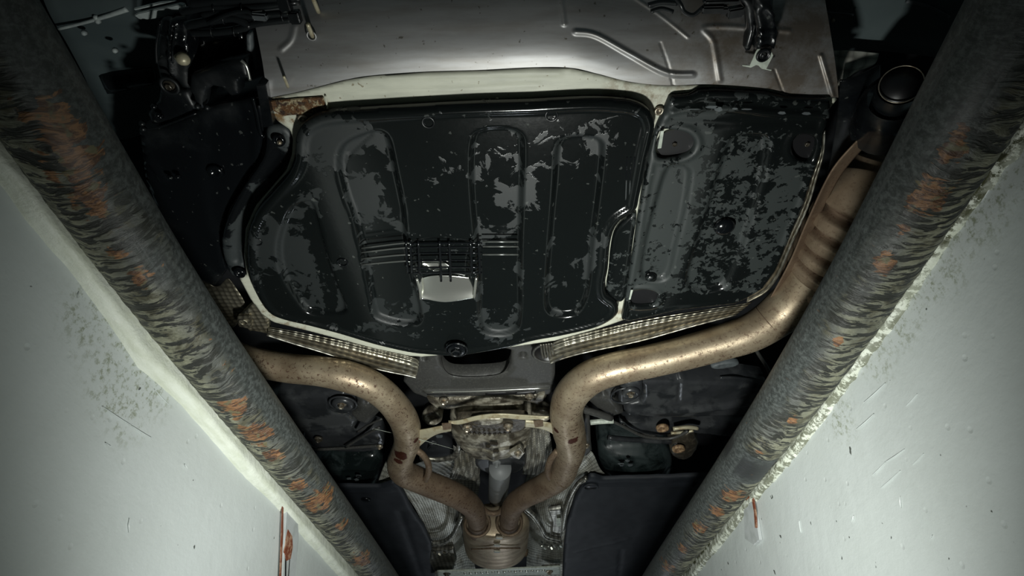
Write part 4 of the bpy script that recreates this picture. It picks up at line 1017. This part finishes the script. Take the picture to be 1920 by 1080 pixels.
def pleats(label, L, Rr, mat, n_):
    t = thing('pleated_shield', label, 'heat shield', P(*L[1]))
    q1, q2 = cat(L, 10, False), cat(Rr, 10, False)
    k = 0
    def dz(x, y): return 0
    rows = []
    for i in range(n_ * 6 + 1):
        u = i / (n_ * 6); r = q1 * (1 - u) + q2 * u; r = r.copy(); r[:, 2] += .004 * math.cos(i / 6 * 2 * math.pi); rows.append(r[::3])
    surf('sheet', rows, mat, t, 40, len(rows) * 2, th=.001)


pleats('bright pleated foil panel left of the drive shaft flange', [(850, 835, .69), (852, 870, .70), (840, 900, .71)], [(896, 862, .74), (900, 885, .75), (893, 905, .76)], m_foilbr, 6)
pleats('bright pleated foil panel right of the differential, beside the right pipe', [(988, 800, .70), (985, 850, .72), (978, 895, .75)], [(1028, 800, .68), (1035, 850, .69), (1022, 898, .72)], m_foilbr, 6)
t = thing('shield_opening', 'round dark opening in the foil left of the differential with a small sensor in it', 'opening', P(828, 838, .7))
plate('rim', [(847, 818), (857, 835), (847, 857), (815, 863), (795, 859), (790, 853), (786, 860), (797, 868), (850, 865), (864, 845), (858, 822)], .685, m_foilpl, t, cell=.003, smooth_k=2, th=.006)
plate('dark_back', [(785, 815), (840, 812), (856, 835), (845, 858), (800, 862), (782, 840)], .74, m_black, t, cell=.006, smooth_k=2)
box('sensor', P(811, 836, .70), (.022, .030, .02), m_arm, t, (0, 0, .5), .003); box('sensor_plug', P(824, 818, .70), (.018, .008, .008), m_greyp, t); ring(811, 830, .685, 6, 2, m_arm, t, 'sensor_ring')

for lab, pts in (('left curved bright rolled foil edge beside the centre silencer', [(866, 968, .66), (858, 985, .655), (848, 1003, .655), (832, 1015, .655), (812, 1018, .655)]),
                 ('right curved bright rolled foil edge beside the centre silencer', [(985, 952, .66), (1000, 965, .655), (1014, 985, .655), (1025, 1003, .655), (1050, 1010, .655)]),
                 ('rolled foil edge along the right undertray', [(1100, 896, .655), (1085, 905, .655), (1070, 930, .655), (1062, 955, .655), (1056, 990, .655)])):
    o = tag(tube('rolled_edge_strip', pts, 4.2, m_foilpl, None, 12, 8), lab, 'shield edge')
    q = [(a - 2, b + 6, h) for a, b, h in pts]; o2 = tube('second_fold', q, 1.8, m_foilpl, o, 8, 8)
t = thing('tunnel_bracket', 'crumpled bright metal bracket plate low on the right of the centre silencer', 'bracket', P(1035, 1000, .66))
plate('plate', [(1028, 958), (1052, 955), (1058, 975), (1052, 1012), (1033, 1008), (1036, 980)], .665, m_foilpl, t, cell=.003, smooth_k=0, noise_amp=.0012)
prism('white_reflector', [(1043, 973), (1051, 972), (1052, 986), (1044, 988)], .655, .002, m_clip, t, .0003)['label'] = 'small white tab'
for k in range(7): box('crimp', P(1016 + 6 * k, 1024 + (k % 2) * 4, .655), (.010, .012, .006), m_steelbr, t, (rng.random(), rng.random(), rng.random()), .001)
t = thing('tunnel_bracket', 'crumpled dull metal bracket low on the left of the centre silencer', 'bracket', P(825, 1040, .66))
plate('plate', [(808, 1034), (850, 1030), (856, 1050), (848, 1075), (818, 1080), (805, 1055)], .665, m_foilpl, t, cell=.004, smooth_k=0, noise_amp=.0012)
for k in range(4): box('crimp', P(815 + 9 * k, 1036 + (k % 2) * 3, .655), (.012, .010, .006), m_foilpl, t, (rng.random(), rng.random(), rng.random()), .001)

t = thing('tunnel_cross_brace', 'flat bright steel brace with punched edge crossing the very bottom of the view', 'brace', P(935, 1068, .62))
surf('bar', [[(820, 1069, .62), (935, 1065, .62), (1051, 1060, .62)], [(820, 1073, .615), (935, 1069, .615), (1051, 1064, .615)], [(821, 1084, .62), (935, 1080, .62), (1051, 1076, .62)]], m_clip, t, 60, 12, th=.004)
for k in range(15): lathe('edge_dimple', [(.007, -.002), (.006, .003), (.002, .005)], P(872 + 10.5 * k, 1074 - k * .35, .613), m_steelbr, t, 10)
for a in ([(815, 1076), (855, 1074), (862, 1100), (815, 1100)], [(1015, 1064), (1050, 1062), (1052, 1095), (1012, 1095)]): prism('end_foot', a, .622, .01, m_foilpl, t, .002)
bolt(838, 1076, .612, 7, m_castdark, t); bolt(1030, 1072, .612, 7, m_bolt, t)

# --- undertrays
t = thing('undertray', 'flat matt black undertray panel at lower left, its right edge wavy along the foil', 'undertray', P(760, 1000, .67))
plate('panel', [(560, 915), (640, 913), (712, 913), (736, 906), (748, 912), (758, 930), (775, 962), (795, 990), (808, 1018), (812, 1050), (822, 1120), (640, 1120)], .668, m_tray, t, cell=.009, smooth_k=0, th=.01, feats=[('line', [(640, 922), (735, 920)], -.006, .01), ('line', [(750, 960), (790, 1080)], .004, .02), ('line', [(700, 940), (740, 1090)], -.003, .03)], noise_amp=.003)
lathe('push_clip', [(.016, -.002), (.014, .003), (.0005, .004)], P(686, 937, .667), m_dark, t, 16)
t = thing('undertray', 'flat matt black undertray panel at lower right with a faint crease and a clip hole', 'undertray', P(1180, 1000, .67))
plate('panel', [(1098, 902), (1110, 893), (1130, 900), (1200, 898), (1330, 893), (1450, 890), (1300, 1120), (1056, 1120), (1058, 1030), (1062, 985), (1078, 935)], .668, m_tray, t, cell=.009, smooth_k=0, th=.01, feats=[('line', [(1110, 910), (1300, 908)], -.008, .012), ('line', [(1080, 1035), (1140, 1020), (1180, 1010)], -.004, .008), ('line', [(1160, 1080), (1165, 1030)], .004, .01)], noise_amp=.003)
ring(1108, 913, .664, 13, 2, m_tray, t, 'hole_rim'); lathe('hole', [(.02, -.002), (.019, .0005), (.0005, .0005)], P(1108, 913, .665), m_black, t, 20)

# --- tanks
for lab, pts, g, hl in (('dark rounded left fuel tank lobe between left exhaust elbow and left rail', [(590, 862), (640, 852), (690, 850), (712, 856), (718, 875), (712, 898), (700, 908), (640, 911), (590, 905)], None, (668, 897)),
                        ('dark rounded right lobe of the fuel tank with painted glints, right of the right pipe', [(1122, 842), (1150, 833), (1200, 831), (1240, 837), (1256, 848), (1260, 872), (1252, 889), (1200, 893), (1150, 893), (1130, 880)], None, (1170, 870))):
    t = thing('fuel_tank_lobe', lab, 'fuel tank', P(*pts[0], .74))
    plate('shell', pts, .75, m_tank, t, cell=.006, smooth_k=3, th=.08, feats=[('dome', .055, .045), ('line', [(p[0] * .8 + hl[0] * .2, p[1] * .8 + hl[1] * .2) for p in pts[1:4]], -.006, .012)], noise_amp=.001)
    for k in range(4):
        a_, b_ = hl[0] + rng.uniform(-18, 18), hl[1] + rng.uniform(-7, 5)
        prism('glint_patch', [(a_ + rng.uniform(2, 7) * math.cos(q), b_ + rng.uniform(1, 2.5) * math.sin(q)) for q in np.linspace(0, 6.28, 10)[:-1]], .690, .002, m_greyp, t, .0002)  # small pale patches stand in for glints on the lobe

# --- suspension arms
t = thing('control_arm', 'pressed black suspension arm at left with dusty grey panels and a round bushing', 'suspension arm', P(610, 770, .67))
plate('arm', [(520, 742), (560, 741), (610, 736), (645, 737), (664, 752), (664, 768), (655, 776), (668, 790), (664, 797), (640, 800), (590, 806), (540, 808), (500, 790), (490, 760)], .668, m_arm, t, cell=.004, smooth_k=0, th=.04, feats=[('rim', .004, -.004, .006), ('line', [(500, 800), (580, 803), (660, 795)], -.006, .008), ('line', [(615, 742), (618, 765), (628, 772), (652, 775)], .004, .005)])
plate('worn_panel', [(552, 751), (610, 745), (614, 775), (604, 790), (560, 797), (552, 780)], .6655, m_sub, t, cell=.004, smooth_k=2, th=.004); plate('worn_panel', [(625, 776), (648, 776), (663, 790), (655, 798), (635, 790)], .6655, m_sub, t, cell=.004, smooth_k=2, th=.004)
plate('gusset', [(664, 738), (690, 744), (715, 762), (718, 766), (688, 796), (668, 790), (658, 778), (668, 768), (670, 752)], .672, m_sub, t, cell=.004, smooth_k=0, th=.03, feats=[('rim', .005, -.003, .006)], holes=[(2, [(691 + 4.5 * math.cos(q), 754 + 4.5 * math.sin(q)) for q in np.linspace(0, 6.28, 9)[:-1]])])
washer(643, 757, .656, 20, m_arm, t, 'bushing', .25, .45); bolt(641, 757, .654, 9, m_bolt, t, tall=1.0)
ring(643, 757, .658, 25, 2, m_arm, t, 'bushing_rim')
t = thing('lower_link', 'dark lower suspension link and thin rods beneath the left suspension arm', 'suspension link', P(650, 825, .7))
plate('beam', [(570, 812), (640, 808), (700, 806), (716, 820), (712, 845), (640, 848), (580, 838)], .70, m_arm, t, cell=.005, smooth_k=2, th=.04, feats=[('rim', .006, -.004, .01)])
for pts, r, m_ in (([(716, 785, .68), (690, 797, .68), (670, 810, .68)], 2.2, m_sub), ([(712, 801, .68), (680, 818, .68), (648, 838, .68)], 2.6, m_sub), ([(590, 843, .69), (650, 840, .69), (715, 835, .69)], 3, m_sub)): tube('rod', pts, r, m_, t, 10, 4)
bolt(597, 824, .685, 8, m_castdark, t); bolt(712, 838, .685, 6, m_bolt, t)

t = thing('control_arm', 'pressed black suspension arm at right, long and flat with worn patches and a round bushing', 'suspension arm', P(1290, 750, .67))
plate('arm', [(1170, 728), (1180, 718), (1200, 714), (1270, 714), (1276, 711), (1290, 714), (1400, 718), (1440, 724), (1440, 765), (1400, 778), (1300, 782), (1220, 782), (1180, 777), (1170, 768), (1178, 758), (1200, 753), (1206, 742), (1205, 720)], .668, m_arm, t, cell=.004, smooth_k=0, th=.05,
      feats=[('line', [(1180, 768), (1280, 766), (1350, 760), (1410, 750)], -.010, .02), ('rim', .003, -.003, .005), ('line', [(1274, 714), (1272, 750)], .005, .006)])
plate('worn_panel', [(1210, 724), (1262, 726), (1262, 752), (1240, 760), (1214, 750)], .6655, m_sub, t, cell=.004, smooth_k=2, th=.004); plate('worn_panel', [(1282, 724), (1328, 726), (1328, 750), (1284, 756)], .6655, m_sub, t, cell=.004, smooth_k=2, th=.004); plate('worn_panel', [(1332, 724), (1372, 724), (1362, 742), (1334, 752)], .6655, m_sub, t, cell=.004, smooth_k=2, th=.004)
plate('bushing_plate', [(1164, 730), (1172, 718), (1190, 716), (1205, 718), (1204, 742), (1196, 751), (1178, 753), (1168, 762), (1160, 750)], .658, m_arm, t, cell=.003, smooth_k=2, th=.008, feats=[('rim', .003, -.002, .003)])
washer(1183, 736, .653, 17, m_arm, t, 'bushing', .3, .5); bolt(1182, 736, .652, 9, m_bolt, t, tall=1.0); ring(1172, 742, .656, 26, 2, m_arm, t, 'bushing_rim')
plate('gusset', [(1092, 742), (1112, 722), (1150, 714), (1158, 720), (1152, 745), (1160, 760), (1170, 775), (1148, 782), (1120, 766)], .674, m_sub, t, cell=.004, smooth_k=0, th=.03, holes=[(2, [(1131 + 5 * math.cos(q), 737 + 5 * math.sin(q)) for q in np.linspace(0, 6.28, 9)[:-1]])], feats=[('rim', .005, -.003, .006), ('line', [(1146, 745), (1160, 770)], -.004, .006)])
t = thing('lower_link', 'rusty-bushed lower suspension link and curved thin bar under the right suspension arm', 'suspension link', P(1240, 810, .7))
tube('link_rod', [(1080, 765, .66), (1110, 772, .66), (1146, 784, .66)], 7, m_sub, t, 14, 4); tube('bright_sleeve', [(1107, 792, .655), (1126, 790, .655), (1150, 789, .655)], 5.2, m_clip, t, 14, 4)['label'] = 'short pale bright sleeve'
tube('thin_bar', [(1145, 788, .66), (1170, 800, .66), (1205, 817, .66), (1240, 822, .66), (1265, 820, .66), (1290, 808, .66)], 3, m_sub, t, 10, 6)
tube('thin_bar', [(1168, 795, .665), (1190, 810, .665), (1230, 818, .665)], 2, m_sub, t, 10, 6)
plate('beam', [(1160, 792), (1250, 794), (1320, 796), (1440, 804), (1440, 825), (1300, 812), (1240, 818), (1200, 812)], .69, m_arm, t, cell=.004, smooth_k=2, th=.03, noise_amp=.004, feats=[('rim', .004, -.004, .006)])
for a, b, r in ((1242, 802, 12), (1272, 841, 12)):
    o = washer(a, b, .672, r, m_rustb, t, 'bushing', .35, .5); o['label'] = 'ring-shaped rusty yellow bushing'; bolt(a, b, .672, r * .5, m_rustb, t)
tube('pale_strap', [(1262, 804, .665), (1290, 801, .665), (1308, 803, .665)], 4, m_cream, t, 10, 4)['label'] = 'cream strap'; tube('pale_strap', [(1258, 812, .665), (1285, 810, .665), (1300, 807, .665)], 3, m_cream, t, 10, 4)
plate('knuckle', [(1262, 830), (1290, 812), (1310, 830), (1298, 855), (1280, 862), (1262, 856), (1256, 842)], .69, m_castdark, t, cell=.004, smooth_k=2, th=.04, feats=[('dome', .012, .02)], noise_amp=.0012)
tube('rear_bar', [(1140, 820, .70), (1180, 824, .70), (1260, 828, .70)], 5, m_arm, t, 12, 4)
t = thing('stub_plate', 'grey pinion-side plate standing just right of the right exhaust bend', 'plate', P(1103, 820, .68))
plate('plate', [(1096, 778), (1106, 784), (1108, 830), (1110, 846), (1098, 858), (1090, 850), (1092, 800)], .68, m_sub, t, cell=.003, smooth_k=0, th=.03); bolt(1100, 836, .676, 6, m_bolt, t)
o = tag(plate('oval_guard', [(1334, 690), (1348, 684), (1372, 680), (1387, 683), (1375, 690), (1345, 694)], .70, m_greyp, None, cell=.003, smooth_k=3, th=.01, feats=[('line', [(1350, 688), (1375, 685)], .004, .004)]), 'small oval grey guard hanging in the dark under the right exhaust pipe', 'guard')
o = tag(tube('brake_hose', [(1408, 635, .70), (1420, 660, .70), (1436, 685, .70), (1446, 705, .70)], 3.5, m_sub, None, 10, 6), 'thin grey hose curving down beside the right rail under the exhaust pipe', 'hose')
o = tag(tube('torsion_bar', [(1350, 708, .68), (1380, 708, .68), (1420, 714, .68), (1450, 722, .68)], 3, m_arm, None, 10, 6), 'thin dark bar above the right suspension arm', 'bar')
tag(tube('cobweb_thread', [(702, 804, .655), (740, 813, .65), (780, 822, .60), (850, 842, .62)], .35, m_clip, None, 5, 4), 'fine pale cobweb thread stretched across the left exhaust bend', 'cobweb')

# ---------------------------------------------------------------- pieces that belong to a part go one level deeper
SUB = {'bolt_seat': 'bolt', 'cable_tie': 'cable', 'clip_pin': 'clip', 'hole_rim': 'panel', 'bolt_ring': 'bolt', 'stud_collar': 'stud', 'weld_seam': 'pipe', 'pipe_collar': 'centre_silencer', 'outlet_stub': 'centre_silencer',
       'clamp': 'clamp_band', 'bushing_rim': 'bushing', 'rim': 'pipe', 'tongue_edge': 'reflection_tongue', 'gasket_bead': 'cover_plate', 'cast_window': 'cover_plate', 'worn_panel': 'arm', 'edge_dimple': 'bar', 'drain_slot': 'plate',
       'lower_bead': 'plate', 'bare_patch': 'shell', 'moulded_mark': 'shell', 'moulded_ring': 'shell', 'locating_pin': 'shell', 'edge_bead': 'casing', 'snap_rivet': 'casing', 'drain_plug': 'casing', 'sensor_plug': 'sensor', 'sensor_ring': 'sensor',
       'rust_pit': 'strip', 'rust_drip': 'strip', 'rivet': 'shell', 'white_reflector': 'plate', 'weld_bead': 'arm', 'gusset_mark': 'gusset', 'glint_patch': 'shell', 'push_pin': 'clip_plate', 'tape_strip': 'rust_plate', 'blob': 'well_panel'}


def base_name(o): return o.name.split('.')[0]


def mid(o):
    v_ = o.data.vertices; n_ = len(v_); st_ = max(1, n_ // 60); p = Vector()
    k = 0
    for i in range(0, n_, st_): p += v_[i].co; k += 1
    return p / k


for root in [o for o in S.objects if o.parent is None and o.type == 'EMPTY']:
    kids = list(root.children)
    for ch in kids:
        want = SUB.get(base_name(ch))
        if not want: continue
        sib = [q for q in kids if base_name(q) == want and q is not ch]
        if not sib: continue
        m0 = mid(ch); p = min(sib, key=lambda q: (mid(q) - m0).length)
        ch.parent = p; ch.matrix_parent_inverse = Matrix.Identity(4)

for ob in [q for q in S.objects if q.type == 'MESH' and q.data.materials and q.data.materials[0] is m_exh]:
    if 'burn_shade' not in ob.data.attributes: attr(ob, 'burn_shade', [.8] * len(ob.data.vertices)); attr(ob, 'under', [.6] * len(ob.data.vertices))
